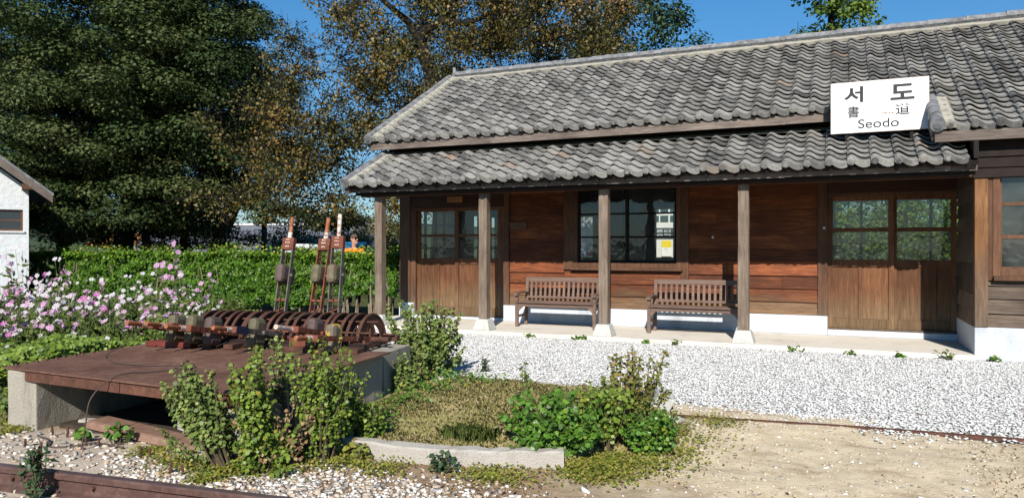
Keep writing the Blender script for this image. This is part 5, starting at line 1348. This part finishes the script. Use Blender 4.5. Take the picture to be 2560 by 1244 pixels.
tag(np_mesh('flower_bed_leaves', V, GREENS['cosmos'], attr=rng.random(n)), 'fine feathery green foliage of the cosmos bed', 'ground cover', kind='stuff')
def petal_mat(name, a, b):
    t = NT(name); i = t.island(); c = t.mix(i, a, b); t.fin(c, .6, 0, .2)
    tr = t.node('ShaderNodeBsdfTranslucent'); t.set(tr.inputs[0], c); mx = t.node('ShaderNodeMixShader'); t.set(mx.inputs[0], .3)
    t.l.new(t.b.outputs[0], mx.inputs[1]); t.l.new(tr.outputs[0], mx.inputs[2]); t.l.new(mx.outputs[0], t.out.inputs[0]); return t.m
PET = [petal_mat('white_petal', (.62, .61, .62), (.56, .50, .56)), petal_mat('pale_pink_petal', (.50, .22, .45), (.55, .34, .52)), petal_mat('magenta_petal', (.40, .095, .33), (.48, .17, .42))]
YEL = plain('flower_centre', (.55, .38, .04), .8)
def blossom_mesh(mat, seed):
    r = random.Random(seed); mb = MB()
    for k in range(8):
        a = 2 * math.pi * k / 8 + r.uniform(-.08, .08); c, s = math.cos(a), math.sin(a); L = r.uniform(.88, 1.06); up = r.uniform(-.06, .22)
        P = []
        for x, y, z in ((.1, 0, 0), (.55, -.24, up * .6), (.95 * L, -.2, up), (1.03 * L, -.06, up), (.97 * L, 0, up), (1.03 * L, .07, up), (.95 * L, .2, up), (.55, .24, up * .6)): P.append((x * c - y * s, x * s + y * c, z))
        mb.add(P, [tuple(range(8))])
    me = bpy.data.meshes.new('blossom'); n0 = len(mb.f)
    mb.add([(.17 * math.cos(k * math.pi / 4), .17 * math.sin(k * math.pi / 4), .03) for k in range(8)] + [(0, 0, .1)], [(k, (k + 1) % 8, 8) for k in range(8)])
    me.from_pydata(mb.v, [], mb.f); me.materials.append(mat); me.materials.append(YEL)
    me.polygons.foreach_set('material_index', [0] * n0 + [1] * (len(mb.f) - n0)); me.update(); return me
BM = [[blossom_mesh(PET[c], 10 * c + s) for s in range(3)] for c in range(3)]
CL = ['white cosmos plant in the flower bed beside the rusty deck', 'pale pink cosmos plant in the flower bed beside the rusty deck', 'deep pink cosmos plant in the flower bed beside the rusty deck']
def cosmos(c, h, nb, seed):
    """one plant at the origin: wiry branching stems, thread-like leaves, blossoms at the tips."""
    r = random.Random(seed); e = empty('cosmos_plant', (0, 0, 0), CL[c], 'flower', ('white', 'pale pink', 'deep pink')[c] + ' cosmos in the flower bed'); ORG[e.name] = Vector((0, 0, 0))
    w = MB(); tips = []; P = []
    for k in range(nb):
        a = r.uniform(0, 6.283); sp = r.uniform(.05, .34); hh = h * r.uniform(.62, 1.05); tp = Vector((math.cos(a) * sp, math.sin(a) * sp, hh)); md = Vector((math.cos(a) * sp * .3, math.sin(a) * sp * .3, hh * .55))
        w.tube([(0, 0, 0), md, tp], [.004, .003, .002], 4, False); tips.append(tp)
        for q in range(16): t = r.uniform(.1, .92); P.append(md.lerp(tp, (t - .5) * 2) if t > .5 else Vector((0, 0, 0)).lerp(md, t * 2))
    w.build('stem', M['gstem'], e, local=True)
    P = np.array([p[:] for p in P]) + rng.normal(scale=.025, size=(len(P), 3)); V = leaves(P, .09 * rng.uniform(.6, 1.3, len(P)), rng.normal(size=(len(P), 3)), 'long', None)
    np_mesh('foliage', V, GREENS['cosmos'], e, rng.random(len(P)))
    for k, tp in enumerate(tips):
        o = bpy.data.objects.new('blossom', BM[c][k % 3]); col.objects.link(o); o.parent = e; o.location = tp
        nrm = Vector((r.gauss(.25, .4), r.gauss(-.75, .4), r.gauss(.6, .3))).normalized()
        o.rotation_euler = (nrm.to_track_quat('Z', 'Y') @ Matrix.Rotation(r.uniform(0, 6), 4, 'Z').to_quaternion()).to_euler(); s = r.uniform(.031, .046); o.scale = (s, s, s)
    return e
protos = [(c, cosmos(c, h, nb, 100 + 10 * c + i)) for c, sets in enumerate((((.95, 7), (1.2, 6)), ((.95, 8), (1.25, 6)), ((.85, 8), (1.1, 5)))) for i, (h, nb) in enumerate(sets)]
spots = []; r = random.Random(77)
def cam_xy(d, k): return (-.4051 * d + .9143 * k * d, .9143 * d + .4051 * k * d)
clus = [(r.uniform(8.6, 12.6), -r.uniform(.40, .80)) for _ in range(17)]
for i in range(104):
    for _ in range(50):
        cl_ = clus[i % 17]; d = cl_[0] + r.gauss(0, .35); k = cl_[1] + r.gauss(0, .03)
        if _ > 25: d = r.uniform(8.6, 12.8); k = -r.uniform(.40, .80)
        x, y = cam_xy(d, k)
        if x < -7.35 - .12 * (y - 4.5) and y < 13.6 and all((x - a) ** 2 + (y - b) ** 2 > .08 for a, b, *_ in spots): break
    pk = (.45 if d > 10.2 else .3, .35, .25)
    c = 0 if r.random() < (.55 if k > -.62 else .42) else (1 if r.random() < .68 else 2)
    spots.append((x, y, c, r.uniform(.72, 1.05) * (1.15 if k < -.6 and d > 10 else 1)))
for (d, k, c, s) in ((11.5, -.475, 1, 1.42), (11.2, -.455, 1, 1.3), (11.8, -.68, 1, 1.35), (11, -.66, 0, 1.3), (12, -.63, 0, 1.2), (10.5, -.70, 1, 1.25), (8.2, -.79, 2, .62)): spots.append((*cam_xy(d, k), c, s))
used = {}
for i, (x, y, c, s) in enumerate(spots):
    cand = [e for cc_, e in protos if cc_ == c]; e = cand[i % len(cand)]
    o = e if e.name not in used else copy_tree(e)
    used[e.name] = 1
    o.location = (x, y, 0); o.rotation_euler = (0, 0, r.uniform(-.6, .6)); o.scale = (1, 1, s) if s < 1 else (s, s, s)
    o.scale = (s ** .5, s ** .5, s)
# ================================================================== BACKGROUND
def frame(org, yaw):
    c, s = math.cos(yaw), math.sin(yaw); o = Vector(org)
    return lambda a, b, z: (o.x + c * a - s * b, o.y + s * a + c * b, z)
def fbox(mb, f, a0, a1, b0, b1, z0, z1): mb.hexa([f(a0, b0, z0), f(a1, b0, z0), f(a1, b1, z0), f(a0, b1, z0), f(a0, b0, z1), f(a1, b0, z1), f(a1, b1, z1), f(a0, b1, z1)])
# white cottage at the left edge
cp = CAM(20, -13.06, 0); f = frame(cp, R(59))
co = empty('cottage', cp, 'white rough plastered cottage gable with brown bargeboard at the left edge', 'house')
t = NT('rough_white_plaster'); v = t.coord(); n = t.noise(v, 9, 5, .7); t.bump(n, .8, .03); wm = t.fin(t.ramp(n, [(.3, (.52, .53, .54)), (.7, (.64, .65, .66))]), .9, 0, .15)
w = MB(); SL = .80; ap = 3.2 + 3.5 * SL
HW = (-1.25, -.13, 2.06, 2.63)
fbox(w, f, -7, HW[0], 0, .2, 0, 3.2); fbox(w, f, HW[1], 0, 0, .2, 0, 3.2); fbox(w, f, HW[0], HW[1], 0, .2, 0, HW[2]); fbox(w, f, HW[0], HW[1], 0, .2, HW[3], 3.2)
w.prism([(-7, 3.2), (0, 3.2), (-3.5, ap)], lambda a, b, d: f(a, d, b), 0, .2)
fbox(w, f, -7, -6.8, .2, 6, 0, 3.2); fbox(w, f, -.2, 0, .2, 6, 0, 3.2); fbox(w, f, -7, 0, 6, 6.2, 0, 3.2)
w.build('wall', wm, co)
w = MB()
for sgn in (-1, 1):
    x0, x1 = -3.5, -3.5 + sgn * 4.04; zt = ap + .30; z1 = zt - 4.04 * SL
    P = lambda b, dz: [f(x0, b, zt + dz), f(x1, b, z1 + dz)]
    a_, b_ = P(-.55, 0); c_, d_ = P(6.4, 0); e1, f1_ = P(-.55, -.07); g1, h1 = P(6.4, -.07)
    w.hexa([e1, f1_, h1, g1, a_, b_, d_, c_])
w.build('roof', M['tilecap'], co)
w = MB()
for sgn in (-1, 1):
    x0, x1 = -3.5, -3.5 + sgn * 4.02; zt = ap + .225; z1 = zt - 4.02 * SL
    w.hexa([f(x0, -.56, zt - .27), f(x1, -.56, z1 - .2), f(x1, -.52, z1 - .2), f(x0, -.52, zt - .27), f(x0, -.56, zt), f(x1, -.56, z1), f(x1, -.52, z1), f(x0, -.52, zt)])
w.build('bargeboard', M['fascia'], co)
w = MB(); fbox(w, f, -.16, .12, -.5, .05, 3.16, 3.30); w.build('purlin', M['trim'], co)
w = MB(); a0, a1, z0, z1 = HW
for q in ((a0, a0 + .05, z0, z1), (a1 - .05, a1, z0, z1), (a0 + .05, a1 - .05, z0, z0 + .05), (a0 + .05, a1 - .05, z1 - .05, z1), ((a0 + a1) / 2 - .03, (a0 + a1) / 2 + .03, z0 + .05, z1 - .05)): fbox(w, f, q[0], q[1], .05, .1, q[2], q[3])
for a, b in ((a0 + .05, (a0 + a1) / 2 - .03), ((a0 + a1) / 2 + .03, a1 - .05)): fbox(w, f, a, b, .06, .09, (z0 + z1) / 2 - .015, (z0 + z1) / 2 + .015)
wf = w.build('window', M['trim'], co)
w = MB(); fbox(w, f, a0 + .05, a1 - .05, .072, .078, z0 + .05, z1 - .05); w.build('pane', plain('dark_cottage_glass', (.03, .035, .04), .05, 0, .6), wf)
w = MB(); fbox(w, f, a0 - .03, a1 + .04, -.04, .05, z0 - .05, z0 - .002); w.build('sill', wm, wf)

def roof_mat(name, a, b, sc_):
    t = NT(name); v = t.coord(); z = t.sep(v)
    wv = t.node('ShaderNodeTexWave', wave_type='BANDS', bands_direction='Z'); t.set(wv.inputs[0], v); t.set(wv.inputs[1], sc_)
    return t.fin(t.mix(t.math('MULTIPLY', wv.outputs['Fac'], .5), t.mix(t.noise(v, 1.2, 5, .7), a, b), (.03, .03, .035)), .75, 0, .3)
# grey tiled house beyond the maples
gp = CAM(44, -16, 0); f = frame(gp, R(16)); e = empty('house', gp, 'low house with wide blue grey tiled roof beyond the maple trunks', 'house')
w = MB(); fbox(w, f, -7.2, 7.2, 1, 7, -.1, 1.25); w.build('wall', plain('cream_wall', (.5, .46, .4), .9), e)
w = MB(); w.hexa([f(-8, -.3, .95), f(8, -.3, .95), f(7.4, 4, 2.95), f(-7.4, 4, 2.95), f(-8, -.3, 1.1), f(8, -.3, 1.1), f(7.4, 4, 3.1), f(-7.4, 4, 3.1)]); w.hexa([f(-7.4, 4.001, 2.95), f(7.4, 4.001, 2.95), f(8, 8.3, .95), f(-8, 8.3, .95), f(-7.4, 4.001, 3.1), f(7.4, 4.001, 3.1), f(8, 8.3, 1.1), f(-8, 8.3, 1.1)])
w.build('roof', roof_mat('blue_grey_roof', (.12, .13, .16), (.2, .21, .24), 3.2), e)
w = MB(); fbox(w, f, -7.5, 7.5, 3.85, 4.15, 3.08, 3.2)
for k in range(9): fbox(w, f, -7.4 + k * .35, -7.25 + k * .35, -.4, -.2, .98, 1.16)
w.build('ridge', plain('pale_ridge', (.55, .55, .56), .7), e)
w = MB()
for a in (-4, -1, 2.5): fbox(w, f, a, a + 1.2, .93, .999, .3, 1.05)
w.build('window', plain('dark_pane', (.03, .035, .04), .1), e)
sp = CAM(54, -27.6, 0); f0 = frame(sp, R(20)); f = lambda a, b, z: f0(a * 1.6, b * 1.3, 1.6 + (z - 1.6) * 1.5 if z > 0 else z); e = empty('shed', sp, 'small brown shed with sunlit orange tan roof under the maples', 'shed')
w = MB(); fbox(w, f, -1.7, 1.6, .2, 3, -.1, 1.35); w.build('wall', plain('brown_shed_wall', (.10, .05, .035), .9), e)
w = MB(); w.hexa([f(-2.3, -.2, 1.72), f(1.9, -.2, 1.36), f(1.7, 3.3, 1.95), f(-2.1, 3.3, 2.42), f(-2.3, -.2, 1.8), f(1.9, -.2, 1.44), f(1.7, 3.3, 2.03), f(-2.1, 3.3, 2.5)]); w.build('roof', plain('orange_tan_roof', (.42, .21, .07), .8, vary=.3), e)
# white building with Korean lettering seen through the rear windows
bp = (-6.6, 30, 0); e = empty('shop_building', bp, 'white building with window bands and black Korean sign seen through the station windows', 'building')
w = MB(); w.box(-11.5, -4.0, 30, 36, -.1, 4.6); w.build('wall', plain('white_wall', (.75, .75, .73), .8), e)
w = MB(); w.box(-9.2, -4.3, 29.94, 29.985, 2.0, 2.42); w.build('sign_panel', plain('dark_sign_panel', (.035, .04, .045), .6), e)
text('들름터', 'lettering', M['white'], e, -7.16, -6.26, 2.06, 2.36, 29.93, .02)
for z0, z1 in ((2.68, 2.92), (3.05, 3.22), (3.45, 3.95)):
    for k in range(6):
        w = MB(); x = -9.1 + k * .8 + .02; w.box(x, x + .32, 29.95, 29.99, z0, z1); w.box(x + .40, x + .74, 29.95, 29.99, z0, z1); w.build('window', plain('teal_glass', (.05, .09, .10), .1) if 'teal_glass' not in bpy.data.materials else bpy.data.materials['teal_glass'], e)
# bushes, tents, vehicle, lamp far behind the hedge
for k, (d, rt, h, rad, lab) in enumerate(((40, -11.7, 3.2, 1.3, 'rounded olive bush beyond the hedge, left of the three upright levers'), (44, -9.6, 2.9, 1.1, 'smaller olive bush seen behind the upright lever handles'), (46, -8.2, 3.6, 1.7, 'olive bush beyond the hedge beside the porch post'), (60, -13.4, 4.0, 2.4, 'hazy green tree far behind the white pole'), (75, -17.5, 4.6, 3.0, 'far green tree line clump above the hedge left'), (70, -11.6, 4.4, 2.6, 'far green tree right of the street lamp'))):
    cb = crown_points(22, CAM(d, rt, h * .55), (rad, rad, h * .45), 60 + k, surf=.4); b_ = CAM(d, rt, 0); e = empty('bush', b_, lab, 'bush')
    V, A = clump_leaves(cb, [rad * .5] * 22, 300, .13 if d < 50 else .2, 'oval', 1, upb=.6); np_mesh('foliage', V, GREENS['pale'], e, A)
    w = MB(); w.tube([CAM(d, rt, -.1), CAM(d, rt, h * .5)], [.12, .06], 6); w.build('stem', M['bark'], e)
wh = plain('white_sheet', (.78, .79, .8), .5)
tp = CAM(52, -10.2, 0); f = frame(tp, R(24)); e = empty('market_tent', tp, 'white peaked tents far behind the person in orange', 'tent')
for k in range(3):
    w = MB(); a = -1.6 + k * 1.25; ap_ = f(a + .6, .6, 2.35)
    q = [f(a, 0, 1.72), f(a + 1.2, 0, 1.72), f(a + 1.2, 1.2, 1.72), f(a, 1.2, 1.72)]; w.add(q + [ap_], [(0, 1, 4), (1, 2, 4), (2, 3, 4), (3, 0, 4), (3, 2, 1, 0)]); fbox(w, f, a, a + 1.2, 0, .02, 1.52, 1.719); w.build('canopy', wh, e)
    w = MB()
    for q in ((a + .02, .04), (a + 1.16, .04), (a + .02, 1.16), (a + 1.16, 1.16)): fbox(w, f, q[0], q[0] + .04, q[1], q[1] + .03, -.1, 1.52)
    w.build('pole', M['greyiron'], e)
vp = CAM(27, -6.95, 0); f = frame(vp, R(24)); e = empty('parked_van', vp, 'white van parked behind the hedge, only its roof showing', 'van')
w = MB(); w.prism([(-1.5, .35), (1.6, .35), (1.65, .9), (1.1, 1.05), (.75, 1.62), (.5, 1.74), (-1.2, 1.76), (-1.5, 1.6)], lambda a, b, d: f(a, d, b), 0, 1.7); w.build('body', plain('white_van_paint', (.75, .76, .78), .25, 0, .5), e, bevel=.05)
w = MB(); w.prism([(-1.1, 1.08), (.55, 1.08), (.42, 1.58), (-1.1, 1.6)], lambda a, b, d: f(a, d, b), -.012, -.002); w.build('window', plain('van_glass', (.02, .025, .03), .05, 0, .6), e)
for a in (-.95, 1.0):
    w = MB(); w.tube([f(a, -.02, .33), f(a, .2, .33)], .33, 18); w.build('wheel', plain('tyre', (.02, .02, .02), .8) if 'tyre' not in bpy.data.materials else bpy.data.materials['tyre'], e)
ap_ = CAM(30, -6.6, 0); f = frame(ap_, R(24)); e = empty('awning', ap_, 'bright blue awning strip behind the upright levers', 'awning')
w = MB(); w.hexa([f(-.65, 0, 1.66), f(.55, 0, 1.66), f(.55, .8, 1.76), f(-.65, .8, 1.76), f(-.65, 0, 1.76), f(.55, 0, 1.76), f(.55, .8, 1.86), f(-.65, .8, 1.86)]); w.build('canopy', plain('blue_awning_cloth', (.03, .28, .55), .6), e)
w = MB()
for a in (-.6, .48): fbox(w, f, a, a + .04, .02, .06, -.1, 1.659)
w.build('pole', M['greyiron'], e)
lp = CAM(90, -19.8, 0); e = empty('street_lamp', lp, 'thin white curved street lamp far behind the person in orange', 'street lamp')
w = MB(); w.tube([CAM(90, -19.8, -.1), CAM(90, -19.8, 3.2), CAM(90, -19.9, 3.75), CAM(90, -20.3, 3.98), CAM(90, -20.55, 4.0)], [.07, .06, .05, .05, .05], 8); w.build('pole', wh, e)
w = MB(); w.obox(CAM(90, -20.6, 4.0), (.5, .18, .1)); w.build('lamp_head', wh, e)
for k, (d, rt, h, lab) in enumerate(((85, -22.4, 6.5, 'slim grey utility pole far off behind the left upright lever'), (95, -22.6, 7.5, 'slim grey utility pole far off behind the middle upright lever'))):
    q = CAM(d, rt, 0); w = MB(); w.tube([CAM(d, rt, -.1), CAM(d, rt, h)], [.12, .09], 8); w.bar(CAM(d, rt - .7, h - .5), CAM(d, rt + .7, h - .5), .1, .1)
    tag(w.build('utility_pole', plain('pole_grey', (.35, .36, .37), .8), org=q), lab, 'utility pole')
pc = CAM(36, -12.05, 0); w = MB(); w.tube([CAM(36, -12.05, -.1), CAM(36, -12.05, 4.2)], [.15, .12], 8); tag(w.build('utility_pole', M['bark'], org=pc), 'dark pole before the grey roof just left of the upright lever', 'utility pole')

# ------------------------------------------------------------------ person behind the hedge
pb = Vector(CAM(18.9, -4.04, .08)); PYAW = R(24)
pe = empty('person', tuple(pb), 'person in orange T-shirt and dark sunglasses standing behind the hedge', 'person')
pe.rotation_euler = (0, 0, PYAW)
def skin(name, verts, edges, radii, mat, parent, root=0, levels=2):
    me = bpy.data.meshes.new(name); me.from_pydata(verts, edges, []); o = link(name, me, parent)
    s = o.modifiers.new('skin', 'SKIN'); s.use_smooth_shade = True
    for i, q in enumerate(me.skin_vertices[0].data): q.radius = radii[i] if isinstance(radii[i], tuple) else (radii[i], radii[i]); q.use_root = (i == root)
    b = o.modifiers.new('sub', 'SUBSURF'); b.levels = levels; b.render_levels = levels
    me.materials.append(mat); return o
sk = plain('skin', (.46, .24, .16), .5, 0, .4); sh = plain('orange_shirt_cloth', (.80, .21, .01), .85, vary=.12); tr_ = plain('dark_trousers', (.03, .035, .05), .9)
# body (x right, y away, z up); head turned towards the right of the picture
V = [(0, 0, 1.0), (0, 0, 1.2), (0, 0, 1.42), (.0, .0, 1.53), (.01, -.01, 1.60), (.02, -.01, 1.70), (.02, -.01, 1.80),
     (.2, 0, 1.45), (.27, -.02, 1.2), (.25, -.12, .98), (.25, -.16, .9), (-.2, 0, 1.45), (-.27, -.02, 1.2), (-.25, -.12, .98), (-.25, -.16, .9),
     (.1, 0, .92), (.11, -.02, .5), (.11, .01, .1), (.11, -.12, .05), (-.1, 0, .92), (-.11, -.02, .5), (-.11, .01, .1), (-.11, -.12, .05)]
E_ = [(0, 1), (1, 2), (2, 3), (3, 4), (4, 5), (5, 6), (2, 7), (7, 8), (8, 9), (9, 10), (2, 11), (11, 12), (12, 13), (13, 14), (0, 15), (15, 16), (16, 17), (17, 18), (0, 19), (19, 20), (20, 21), (21, 22)]
Rd = [(.16, .12), (.16, .12), (.17, .12), (.06, .06), (.06, .065), (.082, .098), (.072, .088), .07, .05, .035, .03, .07, .05, .035, .03, .095, .065, .05, .04, .095, .065, .05, .04]
skin('body', V, E_, Rd, sk, pe)
skin('shirt', [(0, 0, .95), (0, 0, 1.2), (0, 0, 1.43), (0, .0, 1.50), (.2, 0, 1.45), (.265, -.01, 1.24), (-.2, 0, 1.45), (-.265, -.01, 1.24)], [(0, 1), (1, 2), (2, 3), (2, 4), (4, 5), (2, 6), (6, 7)], [(.185, .14), (.18, .14), (.19, .14), (.09, .085), .09, .085, .09, .085], sh, pe)
skin('trousers', [(0, 0, .98), (.1, 0, .9), (.11, -.02, .5), (.11, .01, .1), (-.1, 0, .9), (-.11, -.02, .5), (-.11, .01, .1)], [(0, 1), (1, 2), (2, 3), (0, 4), (4, 5), (5, 6)], [(.17, .13), .11, .08, .07, .11, .08, .07], tr_, pe)
hd = Vector((.02, -.01, 1.745)); hm = Matrix.Rotation(R(50), 3, 'Z')          # face points to -Y then turned to the right
H = lambda q: tuple(hd + hm @ Vector(q))
def ell(mb, c, r_, n=12, m=8, z0=-1.57, z1=1.57):
    vs = []
    for j in range(m + 1):
        b = z0 + (z1 - z0) * j / m
        for k in range(n): a = 2 * math.pi * k / n; vs.append(H((c[0] + r_[0] * math.cos(b) * math.cos(a), c[1] + r_[1] * math.cos(b) * math.sin(a), c[2] + r_[2] * math.sin(b))))
    mb.add(vs, [(j * n + k, j * n + (k + 1) % n, (j + 1) * n + (k + 1) % n, (j + 1) * n + k) for j in range(m) for k in range(n)])
w = MB(); ell(w, (0, -.10, -.015), (.016, .025, .03)); ell(w, (0, -.085, -.065), (.026, .018, .01)); ell(w, (0, -.075, -.095), (.04, .03, .03)); ell(w, (.085, .01, -.01), (.014, .025, .035)); ell(w, (-.085, .01, -.01), (.014, .025, .035))
w.build('face', sk, pe, local=True, smooth=True)
w = MB(); ell(w, (0, .015, .045), (.09, .108, .085), 16, 6, .15, 1.57); ell(w, (0, .045, .01), (.088, .082, .08), 14, 6, -.7, 1.3); w.build('hair', plain('short_brown_hair', (.11, .06, .035), .8), pe, local=True, smooth=True)
w = MB(); ell(w, (.038, -.094, .018), (.036, .014, .022)); ell(w, (-.038, -.094, .018), (.036, .014, .022))
w.bar(H((-.08, -.09, .024)), H((-.088, .02, .02)), .006, .008); w.bar(H((.08, -.09, .024)), H((.088, .02, .02)), .006, .008); w.bar(H((-.03, -.105, .022)), H((.03, -.105, .022)), .008, .008)
w.build('sunglasses', plain('black_lens', (.012, .012, .014), .15, 0, .5), pe, local=True)
for sgn in (-1, 1):
    w = MB(); bx_, by_, bz_ = sgn * .25, -.17, .88
    w.obox((bx_, by_, bz_), (.03, .075, .09))
    for k in range(4): w.tube([(bx_, by_ - .03 + .02 * k, bz_ - .04), (bx_ - sgn * .004, by_ - .034 + .021 * k, bz_ - .08), (bx_ - sgn * .018, by_ - .034 + .021 * k, bz_ - (.105, .118, .122, .112)[3 - k])], [.009, .0085, .007], 6)
    w.tube([(bx_, by_ - .035, bz_ + .01), (bx_ - sgn * .02, by_ - .06, bz_ - .02), (bx_ - sgn * .03, by_ - .062, bz_ - .055)], [.011, .01, .008], 6)
    w.build('hand', sk, pe, local=True, bevel=.006)

# ================================================================== LIGHT, SKY, CAMERA
sun_dir = Vector((-.285, 1.0, -.70)).normalized()       # the way the light travels
sl = bpy.data.lights.new('sun', 'SUN'); sl.energy = 5.0; sl.angle = R(.53); sl.color = (1.0, .95, .87)
so = bpy.data.objects.new('sun', sl); col.objects.link(so); so.rotation_euler = sun_dir.to_track_quat('-Z', 'Y').to_euler(); so.location = (4, -14, 11)
wd = bpy.data.worlds.new('World'); sc.world = wd; wd.use_nodes = True
nt = wd.node_tree; sky = nt.nodes.new('ShaderNodeTexSky'); sky.sky_type = 'NISHITA'; sky.sun_disc = False
sky.sun_elevation = math.asin(-sun_dir.z); sky.sun_rotation = math.atan2(-sun_dir.x, -sun_dir.y)
sky.air_density = 1.0; sky.dust_density = .3; sky.ozone_density = 3.0; sky.altitude = 100
bgn = nt.nodes['Background']; tint = nt.nodes.new('ShaderNodeMix'); tint.data_type = 'RGBA'; tint.blend_type = 'MULTIPLY'; tint.inputs[0].default_value = 1; tint.inputs[7].default_value = (.60, 1.3, 1.65, 1)
tcw = nt.nodes.new('ShaderNodeTexCoord'); sxyz = nt.nodes.new('ShaderNodeSeparateXYZ'); mr_ = nt.nodes.new('ShaderNodeMapRange'); mr_.inputs[1].default_value = .0; mr_.inputs[2].default_value = .32
hz = nt.nodes.new('ShaderNodeMix'); hz.data_type = 'RGBA'; hz.inputs[6].default_value = (.85, 1.0, 1.15, 1); hz.inputs[7].default_value = (.60, 1.3, 1.65, 1)
nt.links.new(tcw.outputs['Generated'], sxyz.inputs[0]); nt.links.new(sxyz.outputs[2], mr_.inputs[0]); nt.links.new(mr_.outputs[0], hz.inputs[0]); nt.links.new(hz.outputs[2], tint.inputs[7])
nt.links.new(sky.outputs[0], tint.inputs[6]); nt.links.new(tint.outputs[2], bgn.inputs[0]); bgn.inputs[1].default_value = .055
cd = bpy.data.cameras.new('camera'); cd.lens = 26.02; cd.sensor_width = 36; cd.clip_end = 8000; cd.clip_start = .05; cd.shift_y = -.0008
cam = bpy.data.objects.new('camera', cd); col.objects.link(cam); cam.location = (0, 0, 1.6); cam.rotation_euler = (R(90), 0, R(23.9)); sc.camera = cam
vs_ = sc.view_settings; vs_.view_transform = 'Standard'; vs_.look = 'None'; vs_.exposure = 0.5; vs_.gamma = 1.0; vs_.use_curve_mapping = False
sc.cycles.max_bounces = 8; sc.cycles.transparent_max_bounces = 16; sc.cycles.diffuse_bounces = 1
